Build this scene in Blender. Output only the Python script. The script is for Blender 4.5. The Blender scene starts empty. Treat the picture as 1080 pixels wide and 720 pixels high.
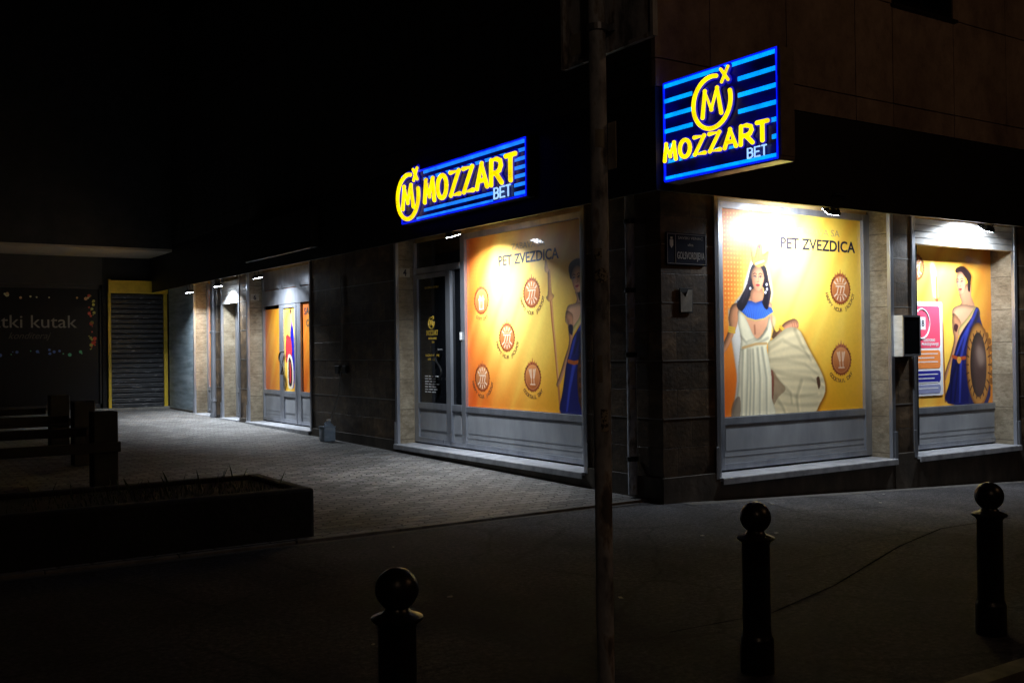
import bpy, bmesh, math, random
import numpy as np
from mathutils import Vector, Matrix
random.seed(7); RNG = np.random.RandomState(11)
R = math.radians
S = bpy.context.scene
C = S.collection

# ------------------------------------------------------------------ camera
cd = bpy.data.cameras.new('camera'); cam = bpy.data.objects.new('camera', cd); C.objects.link(cam)
S.camera = cam
EYE = Vector((-7.34, -8.1632, 1.65))
AX = Vector((0.554084, 0.832424, 0.007864)); RT = Vector((0.832438, -0.553975, -0.012603)); UP = Vector((0.006135, -0.013530, 0.999890))
cam.matrix_world = Matrix(((RT.x, UP.x, -AX.x, EYE.x), (RT.y, UP.y, -AX.y, EYE.y), (RT.z, UP.z, -AX.z, EYE.z), (0, 0, 0, 1)))
cd.sensor_width = 36; cd.lens = 36.06; cd.clip_start = .05; cd.clip_end = 1500

# ------------------------------------------------------------------ world: night sky, hardly any light
w = bpy.data.worlds.new('World'); S.world = w; w.use_nodes = True
nt = w.node_tree; bg = nt.nodes['Background']; bg.inputs[1].default_value = 0.0012
sky = nt.nodes.new('ShaderNodeTexSky'); sky.sky_type = 'NISHITA'; sky.sun_disc = False
sky.sun_elevation = R(-4); sky.sun_rotation = R(200)
nt.links.new(sky.outputs[0], bg.inputs[0])
S.view_settings.view_transform = 'Standard'; S.view_settings.look = 'None'; S.view_settings.gamma = 1
S.view_settings.exposure = 0
# distant street lamps standing behind the camera (their light shows on the asphalt, the bollards and the upper storey)
def street_light(name, loc, energy, color=(1, .44, .17), r=.12):
    l = bpy.data.lights.new(name, 'POINT'); l.energy = energy; l.color = color; l.shadow_soft_size = r
    o = bpy.data.objects.new(name, l); C.objects.link(o); o.location = loc
street_light('street_light_behind', (-9.4, -14.0, 8), 80, (1, .66, .42))
street_light('street_light_right', (3.2, -11.2, 7.5), 105, (1, .54, .27))
street_light('street_light_left', (-13.5, -8.6, 7.5), 1.5)

# ------------------------------------------------------------------ helpers
def tag(o, label=None, cat=None, group=None, kind=None):
    if label: o['label'] = label
    if cat: o['category'] = cat
    if group: o['group'] = group
    if kind: o['kind'] = kind
    return o
def empty(name, loc, label=None, cat=None, group=None):
    o = bpy.data.objects.new(name, None); C.objects.link(o); o.location = loc; o.empty_display_size = .1
    return tag(o, label, cat, group)
def origin_of(o):
    v = Vector((0, 0, 0))
    while o is not None: v = v + o.location; o = o.parent
    return v
class MB:
    def __init__(s): s.bm = bmesh.new(); s.col = None
    def box(s, x0, x1, y0, y1, z0, z1, bev=0):
        if x0 > x1: x0, x1 = x1, x0
        if y0 > y1: y0, y1 = y1, y0
        if z0 > z1: z0, z1 = z1, z0
        vs = [s.bm.verts.new((x, y, z)) for z in (z0, z1) for y in (y0, y1) for x in (x0, x1)]
        fs = [s.bm.faces.new([vs[i] for i in f]) for f in ((0, 2, 3, 1), (4, 5, 7, 6), (0, 1, 5, 4), (2, 6, 7, 3), (0, 4, 6, 2), (1, 3, 7, 5))]
        if bev:
            es = list({e for f in fs for e in f.edges})
            bmesh.ops.bevel(s.bm, geom=es, offset=bev, segments=2, affect='EDGES', profile=.5)
        return s
    def wb(s, side, u0, u1, d0, d1, z0, z1, bev=0):          # box in wall coordinates: along, depth into the building, up
        return s.box(u0, u1, d0, d1, z0, z1, bev) if side == 'R' else s.box(d0, d1, u0, u1, z0, z1, bev)
    def ring(s, c, r, n, a, b):
        return [s.bm.verts.new(Vector(c) + r * (math.cos(2*math.pi*i/n) * a + math.sin(2*math.pi*i/n) * b)) for i in range(n)]
    def tube(s, pts, r, n=10, caps=True, round_=False):
        pts = [Vector(p) for p in pts]; rr = r if isinstance(r, (list, tuple)) else [r] * len(pts); rings = []
        ref = None
        for i, p in enumerate(pts):
            t = (pts[min(i+1, len(pts)-1)] - pts[max(i-1, 0)]).normalized()
            if ref is None: ref = Vector((0, 0, 1)) if abs(t.z) < .9 else Vector((1, 0, 0))
            a = (ref - t * ref.dot(t)).normalized(); b = t.cross(a); ref = a
            rings.append(s.ring(p, rr[i], n, a, b))
        for k in range(len(rings)-1):
            for i in range(n):
                s.bm.faces.new((rings[k][i], rings[k][(i+1) % n], rings[k+1][(i+1) % n], rings[k+1][i]))
        if caps:
            s.bm.faces.new(rings[0][::-1]); s.bm.faces.new(rings[-1])
        return s
    def sphere(s, c, r, seg=20, rings=12):
        bmesh.ops.create_uvsphere(s.bm, u_segments=seg, v_segments=rings, radius=r, matrix=Matrix.Translation(c)); return s
    def lathe(s, c, prof, n=28):
        rings = [s.ring((c[0], c[1], c[2] + z), max(r, 1e-4), n, Vector((1, 0, 0)), Vector((0, 1, 0))) for r, z in prof]
        for k in range(len(rings)-1):
            for i in range(n):
                s.bm.faces.new((rings[k][i], rings[k][(i+1) % n], rings[k+1][(i+1) % n], rings[k+1][i]))
        s.bm.faces.new(rings[0][::-1]); s.bm.faces.new(rings[-1]); return s
    def prism(s, pts, vec):                                       # planar outline pushed along vec
        a = [s.bm.verts.new(p) for p in pts]; b = [s.bm.verts.new(Vector(p) + Vector(vec)) for p in pts]
        s.bm.faces.new(a); s.bm.faces.new(b[::-1]); n = len(a)
        for i in range(n): s.bm.faces.new((a[i], b[i], b[(i+1) % n], a[(i+1) % n]))
        return s
    def stroke(s, pts, r, n=10):                                   # neon-like stroke: tube with round ends and joints
        s.tube(pts, r, n)
        for p in pts: s.sphere(p, r, 10, 6)
        return s
    def mesh(s, name):
        me = bpy.data.meshes.new(name); bmesh.ops.recalc_face_normals(s.bm, faces=s.bm.faces)
        s.bm.to_mesh(me); s.bm.free(); return me
    def build(s, name, mat, parent=None, smooth=False):
        me = s.mesh(name)
        if parent is not None: me.transform(Matrix.Translation(-origin_of(parent)))
        me.materials.append(mat)
        if smooth:
            for p in me.polygons: p.use_smooth = True
            try: me.set_sharp_from_angle(angle=R(40))
            except Exception: pass
        o = bpy.data.objects.new(name, me); C.objects.link(o)
        if parent is not None: o.parent = parent
        return o
    def build_split(s, name, mat, parent, smooth=False):             # every separate piece becomes its own part
        bm = s.bm; bm.verts.ensure_lookup_table(); seen = set(); out = []
        for v in list(bm.verts):
            if v in seen: continue
            st = [v]; comp = []; seen.add(v)
            while st:
                q = st.pop(); comp.append(q)
                for e in q.link_edges:
                    o = e.other_vert(q)
                    if o not in seen: seen.add(o); st.append(o)
            m = MB(); mp = {q: m.bm.verts.new(q.co) for q in comp}; fs = {f for q in comp for f in q.link_faces}
            for f in fs: m.bm.faces.new([mp[q] for q in f.verts])
            out.append(m.build(name, mat, parent, smooth))
        bm.free(); return out
    def text(s, string, org, u, v, h, width=None, bold=0, depth=.002, center=False, shear=0):
        cu = bpy.data.curves.new('t', 'FONT'); cu.body = string; cu.size = 1; cu.offset = bold; cu.extrude = .001; cu.shear = shear
        cu.resolution_u = 3
        ob = bpy.data.objects.new('t', cu); C.objects.link(ob)
        dg = bpy.context.evaluated_depsgraph_get(); me = bpy.data.meshes.new_from_object(ob.evaluated_get(dg))
        bpy.data.objects.remove(ob); bpy.data.curves.remove(cu)
        if not me.vertices: return s
        xs = [q.co.x for q in me.vertices]; ys = [q.co.y for q in me.vertices]
        x0, x1 = min(xs), max(xs); sy = h / .70; sx = sy if width is None else width / (x1 - x0)
        org = Vector(org); u = Vector(u); v = Vector(v); nrm = u.cross(v)
        off = -(x1 - x0) * .5 * sx if center else 0
        vs = [s.bm.verts.new(org + u * ((q.co.x - x0) * sx + off) + v * (q.co.y * sy) + nrm * (q.co.z * 1000 * depth)) for q in me.vertices]
        for p in me.polygons:
            try: s.bm.faces.new([vs[i] for i in p.vertices])
            except ValueError: pass
        bpy.data.meshes.remove(me); return s

# ------------------------------------------------------------------ materials
MATS = {}
def mat(name, col, rough=.6, metal=0, spec=.5, emit=None, es=0, coat=0):
    m = bpy.data.materials.new(name); m.use_nodes = True; p = m.node_tree.nodes['Principled BSDF']
    p.inputs['Base Color'].default_value = (*col, 1); p.inputs['Roughness'].default_value = rough
    p.inputs['Metallic'].default_value = metal; p.inputs['Specular IOR Level'].default_value = spec
    p.inputs['Coat Weight'].default_value = coat; p.inputs['Coat Roughness'].default_value = .06
    if emit: p.inputs['Emission Color'].default_value = (*emit, 1); p.inputs['Emission Strength'].default_value = es
    MATS[name] = m; return m
def N(m, t, **k):
    n = m.node_tree.nodes.new('ShaderNode' + t)
    for a, b in k.items(): setattr(n, a, b)
    return n
def L(m, a, b): m.node_tree.links.new(a, b)
def P(m): return m.node_tree.nodes['Principled BSDF']
def coords(m, scale=(1, 1, 1), rot=(0, 0, 0)):
    g = N(m, 'NewGeometry'); mp = N(m, 'Mapping'); mp.inputs['Scale'].default_value = scale; mp.inputs['Rotation'].default_value = rot
    L(m, g.outputs['Position'], mp.inputs['Vector']); return mp.outputs[0]
def noise(m, vec, scale, detail=5, rough=.6, dist=0):
    n = N(m, 'TexNoise'); n.inputs['Scale'].default_value = scale; n.inputs['Detail'].default_value = detail
    n.inputs['Roughness'].default_value = rough; n.inputs['Distortion'].default_value = dist; L(m, vec, n.inputs['Vector']); return n.outputs['Fac']
def ramp(m, fac, stops):
    r = N(m, 'ValToRGB'); e = r.color_ramp.elements
    e[0].position, e[0].color = stops[0][0], (*stops[0][1], 1); e[1].position, e[1].color = stops[-1][0], (*stops[-1][1], 1)
    for p_, c_ in stops[1:-1]:
        q = e.new(p_); q.color = (*c_, 1)
    L(m, fac, r.inputs[0]); return r.outputs[0]
def bump(m, fac, st, dist=.01):
    b = N(m, 'Bump'); b.inputs['Strength'].default_value = st; b.inputs['Distance'].default_value = dist
    L(m, fac, b.inputs['Height']); L(m, b.outputs[0], P(m).inputs['Normal']); return b
def mixc(m, fac, a, b, mode='MIX'):
    x = N(m, 'Mix', data_type='RGBA', blend_type=mode)
    if isinstance(fac, float): x.inputs[0].default_value = fac
    else: L(m, fac, x.inputs[0])
    for i, c_ in ((6, a), (7, b)):
        if isinstance(c_, tuple): x.inputs[i].default_value = (*c_, 1)
        else: L(m, c_, x.inputs[i])
    return x.outputs[2]
def math_(m, op, a, b=None):
    x = N(m, 'Math', operation=op)
    for i, c_ in ((0, a), (1, b)):
        if c_ is None: continue
        if isinstance(c_, (int, float)): x.inputs[i].default_value = c_
        else: L(m, c_, x.inputs[i])
    return x.outputs[0]

def noisy(name, stops, scale, rough=.7, b=.2, stretch=(1, 1, 1), metal=0, detail=6, bd=.01, rr=None):
    m = mat(name, (.5, .5, .5), rough, metal); v = coords(m, stretch); f = noise(m, v, scale, detail)
    L(m, ramp(m, f, stops), P(m).inputs['Base Color'])
    if b: bump(m, noise(m, coords(m), scale * 3, 6), b, bd)
    if rr:
        mr = N(m, 'MapRange'); mr.inputs[3].default_value = rr[0]; mr.inputs[4].default_value = rr[1]
        L(m, noise(m, v, scale * 1.7, 4), mr.inputs[0]); L(m, mr.outputs[0], P(m).inputs['Roughness'])
    return m

def stone_wall(name, c0, c1, c2):
    m = mat(name, c0, .5)
    g = N(m, 'NewGeometry'); sp = N(m, 'SeparateXYZ'); L(m, g.outputs['Position'], sp.inputs[0])
    al = math_(m, 'ADD', sp.outputs[0], sp.outputs[1]); cb = N(m, 'CombineXYZ'); L(m, al, cb.inputs[0]); L(m, math_(m, 'SUBTRACT', sp.outputs[2], .27), cb.inputs[1])
    br = N(m, 'TexBrick'); br.offset = .5; L(m, cb.outputs[0], br.inputs['Vector'])
    for k, val in (('Scale', 1), ('Brick Width', .42), ('Row Height', .31), ('Mortar Size', .004), ('Bias', 0)): br.inputs[k].default_value = val
    br.inputs['Color1'].default_value = (.25, .25, .25, 1); br.inputs['Color2'].default_value = (1, 1, 1, 1); br.inputs['Mortar'].default_value = (.1, .1, .1, 1)
    v = coords(m, (1, 1, 1.6)); f = noise(m, v, 3.2, 8, .68, .4)
    col = ramp(m, f, [(.28, c0), (.52, c1), (.78, c2)])
    L(m, mixc(m, .75, col, br.outputs['Color'], 'MULTIPLY'), P(m).inputs['Base Color'])
    add = math_(m, 'ADD', math_(m, 'MULTIPLY', noise(m, coords(m), 22, 5), .4), br.outputs['Fac'])
    bump(m, math_(m, 'MULTIPLY', add, -1), .9, .012)
    mr = N(m, 'MapRange'); mr.inputs[3].default_value = .3; mr.inputs[4].default_value = .75
    L(m, noise(m, coords(m), 6, 5), mr.inputs[0]); L(m, mr.outputs[0], P(m).inputs['Roughness'])
    return m
M_wall = stone_wall('dark_stone', (.036, .022, .011), (.15, .097, .052), (.36, .24, .135))
def travertine():
    m = mat('travertine', (.5, .4, .27), .6)
    f = noise(m, coords(m, (2.2, 2.2, 5.5)), 4, 10, .8, .2); f2 = noise(m, coords(m, (1, 1, 1)), 2.5, 5)
    c = ramp(m, f, [(.3, (.1, .082, .055)), (.47, (.25, .21, .145)), (.66, (.4, .35, .26))])
    c2 = ramp(m, f2, [(.3, (.55, .5, .45)), (.65, (1, 1, 1))])
    sp = N(m, 'SeparateXYZ'); L(m, coords(m), sp.inputs[0])
    jz = math_(m, 'LESS_THAN', math_(m, 'FRACT', math_(m, 'MULTIPLY', math_(m, 'SUBTRACT', sp.outputs[2], .27), 1/.465)), .02)
    L(m, mixc(m, jz, mixc(m, 1.0, c, c2, 'MULTIPLY'), (.08, .06, .04)), P(m).inputs['Base Color'])
    bump(m, f, .15, .003); return m
M_trav = travertine()
M_alu = noisy('weathered_aluminium', [(.3, (.26, .28, .33)), (.55, (.4, .42, .47)), (.75, (.5, .52, .56))], 4, .38, .05, (1, 1, .3), metal=.7, rr=(.22, .42))
M_panel = noisy('grey_panel', [(.3, (.19, .2, .22)), (.55, (.27, .28, .3)), (.75, (.33, .34, .36))], 3, .5, .06, (1, 1, .4), rr=(.35, .6))
M_sill = noisy('sill_metal', [(.3, (.22, .23, .25)), (.5, (.36, .37, .4)), (.75, (.48, .49, .52))], 7, .45, .08)
M_box = noisy('shutter_box_white', [(.3, (.45, .45, .44)), (.6, (.66, .66, .65))], 5, .5, .1, (1, 1, 4))
M_gold = noisy('ochre_soffit', [(.3, (.25, .16, .06)), (.5, (.42, .29, .12)), (.7, (.55, .41, .2))], 3, .5, .2, (1, 1, 6))
M_fascia = noisy('black_fascia', [(.3, (.006, .006, .007)), (.7, (.014, .013, .013))], 3, .6, .1)
M_plinth = noisy('dark_plinth', [(.3, (.03, .024, .018)), (.55, (.07, .055, .04)), (.75, (.12, .095, .07))], 4, .65, .4, (1, 1, .5))
M_black = mat('black_metal', (.012, .012, .013), .4, .3)
M_cast = noisy('bollard_paint', [(.3, (.008, .008, .009)), (.7, (.018, .017, .017))], 9, .3, .15, rr=(.18, .45))
M_glass = mat('dark_glass', (.006, .007, .009), .06, 0, .6)
M_rubber = mat('rubber', (.015, .015, .016), .7)
M_joint = mat('joint_metal', (.35, .34, .32), .4, .6)
M_white = mat('white_paint', (.75, .75, .74), .5)
M_paper = noisy('old_paper', [(.3, (.3, .28, .23)), (.7, (.55, .52, .45))], 9, .8, .1)
M_goldprint = mat('gold_lettering', (.65, .42, .05), .45)
M_ink = mat('black_ink', (.012, .01, .03), .5)
M_inkpale = mat('pale_ink', (.5, .33, .12), .5)
M_brownink = mat('brown_ink', (.2, .08, .03), .5)
M_whiteink = mat('white_ink', (.72, .72, .74), .5)

def cladding():
    m = mat('brown_cladding', (.2, .13, .09), .75)
    f = noise(m, coords(m, (1, 1, .8)), 5, 9, .75); f2 = noise(m, coords(m, (1, 1, .5)), 1.3, 6); f3 = noise(m, coords(m), 60, 3)
    c = ramp(m, f, [(.25, (.2, .15, .12)), (.5, (.36, .28, .23)), (.75, (.48, .38, .31))])
    c = mixc(m, 1.0, c, ramp(m, f2, [(.3, (.55, .52, .5)), (.6, (1, 1, 1))]), 'MULTIPLY')
    L(m, c, P(m).inputs['Base Color']); bump(m, f3, .5, .006); return m
M_clad = cladding()

def asphalt():
    m = mat('asphalt', (.05, .05, .05), .8)
    f = noise(m, coords(m), 1.1, 7, .65); f2 = noise(m, coords(m), 26, 9, .9); f3 = noise(m, coords(m, (1, .5, 1)), .35, 4)
    c = ramp(m, f, [(.3, (.045, .044, .048)), (.5, (.075, .074, .08)), (.7, (.11, .108, .115))])
    c = mixc(m, 1.0, c, ramp(m, f2, [(.38, (.2, .2, .2)), (.5, (.9, .9, .9)), (.62, (2.2, 2.2, 2.2))]), 'MULTIPLY')
    # cracks and repair seams
    vo = N(m, 'TexVoronoi', feature='DISTANCE_TO_EDGE'); vo.inputs['Scale'].default_value = .55
    g = N(m, 'NewGeometry'); nz = N(m, 'TexNoise'); nz.inputs['Scale'].default_value = 2.0; nz.inputs['Detail'].default_value = 6; L(m, g.outputs['Position'], nz.inputs['Vector'])
    va = N(m, 'VectorMath', operation='MULTIPLY_ADD'); L(m, nz.outputs['Color'], va.inputs[0]); va.inputs[1].default_value = (.35, .35, 0); L(m, g.outputs['Position'], va.inputs[2]); L(m, va.outputs[0], vo.inputs['Vector'])
    cr = ramp(m, vo.outputs[0], [(.0, (.1, .1, .1)), (.016, (1, 1, 1))])
    c = mixc(m, .45, c, cr, 'MULTIPLY')
    c = mixc(m, 1.0, c, ramp(m, f3, [(.35, (.45, .45, .45)), (.47, (1, 1, 1)), (.6, (.75, .75, .75))]), 'MULTIPLY')
    L(m, c, P(m).inputs['Base Color']); bump(m, f2, .9, .012)
    mr = N(m, 'MapRange'); P(m).inputs['Specular IOR Level'].default_value = .12; mr.inputs[3].default_value = .7; mr.inputs[4].default_value = .95; L(m, f, mr.inputs[0]); L(m, mr.outputs[0], P(m).inputs['Roughness'])
    return m
M_asph = asphalt()
def pavers():
    m = mat('interlocking_pavers', (.25, .25, .25), .7)
    sp = N(m, 'SeparateXYZ'); L(m, coords(m), sp.inputs[0]); X, Y = sp.outputs[0], sp.outputs[1]
    wx = math_(m, 'MULTIPLY', math_(m, 'PINGPONG', Y, .055), .55); wy = math_(m, 'MULTIPLY', math_(m, 'PINGPONG', X, .055), .55)
    cb = N(m, 'CombineXYZ'); L(m, math_(m, 'ADD', X, wx), cb.inputs[0]); L(m, math_(m, 'ADD', Y, wy), cb.inputs[1])
    br = N(m, 'TexBrick'); br.offset = .5; L(m, cb.outputs[0], br.inputs['Vector'])
    for k, val in (('Scale', 1), ('Brick Width', .24), ('Row Height', .13), ('Mortar Size', .009), ('Mortar Smooth', .2)): br.inputs[k].default_value = val
    br.inputs['Color1'].default_value = (.5, .5, .5, 1); br.inputs['Color2'].default_value = (1, 1, 1, 1); br.inputs['Mortar'].default_value = (.08, .08, .08, 1)
    f = noise(m, coords(m), .9, 7, .7); f2 = noise(m, coords(m), 45, 4)
    c = ramp(m, f, [(.3, (.16, .16, .155)), (.5, (.27, .265, .26)), (.7, (.36, .355, .345))])
    c = mixc(m, 1.0, c, br.outputs['Color'], 'MULTIPLY'); c = mixc(m, 1.0, c, ramp(m, f2, [(.3, (.6, .6, .6)), (.6, (1, 1, 1))]), 'MULTIPLY')
    L(m, c, P(m).inputs['Base Color'])
    h = math_(m, 'SUBTRACT', math_(m, 'MULTIPLY', f2, .25), br.outputs['Fac']); bump(m, h, .9, .008)
    mr = N(m, 'MapRange'); P(m).inputs['Specular IOR Level'].default_value = .3; mr.inputs[3].default_value = .5; mr.inputs[4].default_value = .85; L(m, f, mr.inputs[0]); L(m, mr.outputs[0], P(m).inputs['Roughness'])
    return m
M_pave = pavers()
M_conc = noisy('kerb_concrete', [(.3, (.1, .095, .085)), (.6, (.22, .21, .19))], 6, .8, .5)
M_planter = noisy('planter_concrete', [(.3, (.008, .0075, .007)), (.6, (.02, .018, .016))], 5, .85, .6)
M_soil = noisy('soil', [(.3, (.006, .005, .004)), (.7, (.02, .016, .012))], 14, .95, .8)
M_grass = noisy('grass', [(.3, (.02, .03, .01)), (.7, (.05, .07, .02))], 6, .6, 0)
M_timber = noisy('dark_timber', [(.3, (.006, .005, .004)), (.6, (.016, .013, .01))], 5, .7, .4, (1, 1, 3))
M_pole = noisy('pole_paint', [(.36, (.14, .15, .17)), (.46, (.42, .45, .52)), (.55, (.58, .62, .7)), (.6, (.4, .37, .36)), (.66, (.15, .14, .14))], 9, .65, .4, (1, 1, .4))

# ------------------------------------------------------------------ ground
def gx(x): return -.045 * min(max(x, 0), 12)
def grid(name, x0, x1, y0, y1, step, zf, m, extra=()):
    xs = sorted(set(list(np.arange(x0, x1, step)) + [x1] + [e for e in extra if x0 < e < x1])); ys = list(np.arange(y0, y1, step)) + [y1]
    vs = [(x, y, zf(x, y)) for y in ys for x in xs]; nx = len(xs)
    fs = [(j*nx+i, j*nx+i+1, (j+1)*nx+i+1, (j+1)*nx+i) for j in range(len(ys)-1) for i in range(nx-1)]
    me = bpy.data.meshes.new(name); me.from_pydata(vs, [], fs); me.materials.append(m)
    o = bpy.data.objects.new(name, me); C.objects.link(o); return tag(o, kind='structure')
grid('road', -300, 300, -300, 300, 15, lambda x, y: gx(x) - .135, M_asph, (0, 12))
grid('pavement', -60, 60, -5.15, .262, .6, lambda x, y: gx(x), M_asph, (0, 12))
grid('courtyard_paving', -30, .0, .30, 18.95, .5, lambda x, y: .022 + .0115 * y, M_pave)
k = MB()
for i in range(-20, 20):
    x0, x1 = i * 1.0 + .006, i * 1.0 + .994; z = gx((x0 + x1) / 2)
    vs = [k.bm.verts.new(p) for p in ((x0, -5.27, gx(x0)-.14), (x1, -5.27, gx(x1)-.14), (x1, -5.15, gx(x1)-.14), (x0, -5.15, gx(x0)-.14),
                                      (x0, -5.27, gx(x0)+.004), (x1, -5.27, gx(x1)+.004), (x1, -5.15, gx(x1)+.004), (x0, -5.15, gx(x0)+.004))]
    for f in ((0, 1, 5, 4), (1, 2, 6, 5), (2, 3, 7, 6), (3, 0, 4, 7), (4, 5, 6, 7)): k.bm.faces.new([vs[j] for j in f])
tag(k.build('street_kerb', M_conc), kind='structure')
k = MB()
for i in range(-30, 0):
    k.box(i + .004, min(i + .996, -.02), .235 + random.uniform(-.004, .004), .298, -.08, .026 + random.uniform(-.004, .004), .006)
tag(k.build('courtyard_kerb', M_conc), kind='structure')

def ribbon(name, pts, w_, m, z):
    pts = [Vector((x, y, 0)) for x, y in pts]; q = []
    for i in range(len(pts)-1):
        for t_ in range(6): q.append(pts[i].lerp(pts[i+1], t_/6))
    q.append(pts[-1]); mb = MB(); l = []
    for i, p in enumerate(q):
        t_ = (q[min(i+1, len(q)-1)] - q[max(i-1, 0)]).normalized(); n_ = Vector((-t_.y, t_.x, 0)) * w_ * random.uniform(.3, .7)
        l.append((mb.bm.verts.new((p.x+n_.x, p.y+n_.y, gx(p.x)+z)), mb.bm.verts.new((p.x-n_.x, p.y-n_.y, gx(p.x)+z))))
    for i in range(len(l)-1): mb.bm.faces.new((l[i][0], l[i+1][0], l[i+1][1], l[i][1]))
    return tag(mb.build(name, m), kind='structure')
M_tar = mat('tar', (.006, .006, .006), 1, 0, .0); M_dust = noisy('dust', [(.3, (.05, .047, .043)), (.6, (.12, .11, .1))], 20, .9, .2)
ribbon('tar_seam', [(2.6, -2.3), (1.2, -2.45), (-.3, -3.0), (-1.6, -3.5), (-2.5, -3.75), (-3.3, -3.7)], .013, M_tar, .004)
ribbon('wall_dust', [(.2, -.12), (2.5, -.11), (5, -.13), (9, -.12)], .16, M_dust, .004)
ribbon('kerb_dust', [(-9, .18), (-6, .2), (-3.5, .17), (-1.5, .19), (-.2, .17)], .09, M_dust, .004)
# ------------------------------------------------------------------ printed window films: painted as a picture on a fine grid
def on(px, py, axis, val):                                     # where a point measured in the photograph lies on a wall plane
    v = AX + RT * ((px - 540) / 1081.87) - UP * ((py - 360) / 1081.87)
    t = (val - EYE[axis]) / v[axis]; return EYE + v * t
def blur(a, s):
    n = max(1, int(s * 3)); k_ = np.exp(-.5 * (np.arange(-n, n+1) / s) ** 2); k_ /= k_.sum()
    a = np.pad(a, ((n, n), (0, 0)), mode='edge'); a = sum(k_[i] * a[i:a.shape[0]-2*n+i] for i in range(2*n+1))
    a = np.pad(a, ((0, 0), (n, n)), mode='edge'); return sum(k_[i] * a[:, i:a.shape[1]-2*n+i] for i in range(2*n+1))
class Print:
    def __init__(s, W, H, res, conv=None):
        s.W, s.H, s.res, s.conv = W, H, res, conv
        s.nx, s.ny = int(round(W/res)) + 1, int(round(H/res)) + 1
        s.U, s.V = np.meshgrid(np.linspace(0, W, s.nx), np.linspace(0, H, s.ny)); s.img = np.zeros((s.ny, s.nx, 3))
    def pts(s, pl): return [s.conv(*p) for p in pl] if s.conv else pl
    def poly(s, pl, smooth=True, soft=.7):
        p = np.array(s.pts(pl), float)
        if smooth:
            q = []; n = len(p)
            for i in range(n):
                a, b, c_, d = p[i-1], p[i], p[(i+1) % n], p[(i+2) % n]
                for t in np.linspace(0, 1, 5)[:-1]:
                    q.append(.5 * ((2*b) + (c_-a)*t + (2*a-5*b+4*c_-d)*t*t + (3*b-a-3*c_+d)*t**3))
            p = np.array(q)
        m = np.zeros_like(s.U, bool); n = len(p)
        for i in range(n):
            x0, y0 = p[i]; x1, y1 = p[(i+1) % n]
            if abs(y1-y0) < 1e-9: continue
            c_ = ((y0 > s.V) != (y1 > s.V)) & (s.U < (x1-x0) * (s.V-y0) / (y1-y0) + x0); m ^= c_
        return blur(m.astype(float), soft) if soft else m.astype(float)
    def line(s, pl, w_, soft=1.0, w1=None):
        p = np.array(s.pts(pl), float); d = np.full(s.U.shape, 9.); n = len(p) - 1
        for i in range(n):
            a, b = p[i], p[i+1]; ab = b-a; t = np.clip(((s.U-a[0])*ab[0] + (s.V-a[1])*ab[1]) / (ab@ab + 1e-12), 0, 1)
            ww = w_ if w1 is None else w_ + (w1-w_) * (i + t) / n
            d = np.minimum(d, np.hypot(s.U-a[0]-t*ab[0], s.V-a[1]-t*ab[1]) - ww/2)
        return np.clip(.5 - d / (s.res * soft * 1.4), 0, 1)
    def disc(s, c, rx, ry=None, soft=1.0, raw=False):
        if s.conv and not raw: c = s.conv(*c)
        ry = ry or rx; d = (np.hypot((s.U-c[0])/rx, (s.V-c[1])/ry) - 1) * min(rx, ry); return np.clip(.5 - d / (s.res * soft * 1.4), 0, 1)
    def fill(s, m, col, a=1.0, shade=0, lit=(-.5, .5), s_=None):
        col = np.array(col, float) / 255.; f = np.ones_like(m)
        if shade:
            b = blur(m, s_ or 5); gy, gx_ = np.gradient(b); g = (gx_ * -lit[0] + gy * -lit[1]) * (s_ or 5)
            f = 1 - shade * (1 - b) * 1.3 - g * shade * 2.2
        c_ = np.clip(col[None, None] * f[..., None], 0, 1); m = (m * a)[..., None]; s.img = s.img * (1-m) + c_ * m
    def mul(s, m, f): s.img = s.img * (1 + (m * (f - 1)))[..., None]
    def make(s, name, org, u, v, material, parent):
        s.img = np.clip(s.img * (1 + .05*(smooth_noise(s, 2, 5)-.5)[..., None] + .10*(smooth_noise(s, 14, 6)-.5)[..., None]), 0, 1)
        lin = np.where(s.img <= .04045, s.img/12.92, ((np.clip(s.img, 0, 1)+.055)/1.055)**2.4)
        org, u, v = np.array(org), np.array(u), np.array(v)
        if parent is not None: org = org - np.array(origin_of(parent))
        co = org + s.U.ravel()[:, None]*u + s.V.ravel()[:, None]*v
        i, j = np.meshgrid(np.arange(s.nx-1), np.arange(s.ny-1)); a = (j*s.nx+i).ravel(); f = np.stack([a, a+1, a+1+s.nx, a+s.nx], 1)
        me = bpy.data.meshes.new(name); me.vertices.add(len(co)); me.vertices.foreach_set('co', co.ravel())
        me.loops.add(f.size); me.loops.foreach_set('vertex_index', f.ravel().astype(np.int32))
        me.polygons.add(len(f)); me.polygons.foreach_set('loop_start', np.arange(0, f.size, 4, dtype=np.int32)); me.polygons.foreach_set('loop_total', np.full(len(f), 4, np.int32))
        me.update(); at = me.color_attributes.new('print', 'FLOAT_COLOR', 'POINT')
        at.data.foreach_set('color', np.concatenate([lin.reshape(-1, 3), np.ones((len(co), 1))], 1).ravel().astype(np.float32))
        me.materials.append(material); o = bpy.data.objects.new(name, me); C.objects.link(o)
        if parent is not None: o.parent = parent
        return o
M_print = mat('printed_film', (.8, .6, .2), .42, coat=.5)
a_ = N(M_print, 'Attribute'); a_.attribute_name = 'print'; L(M_print, a_.outputs['Color'], P(M_print).inputs['Base Color'])
P(M_print).inputs['Coat Roughness'].default_value = .05
_b = N(M_print, 'Bump'); _b.inputs['Strength'].default_value = .02; _b.inputs['Distance'].default_value = .01
L(M_print, noise(M_print, coords(M_print), 2.2, 3), _b.inputs['Height']); L(M_print, _b.outputs[0], P(M_print).inputs['Normal'])

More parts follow.
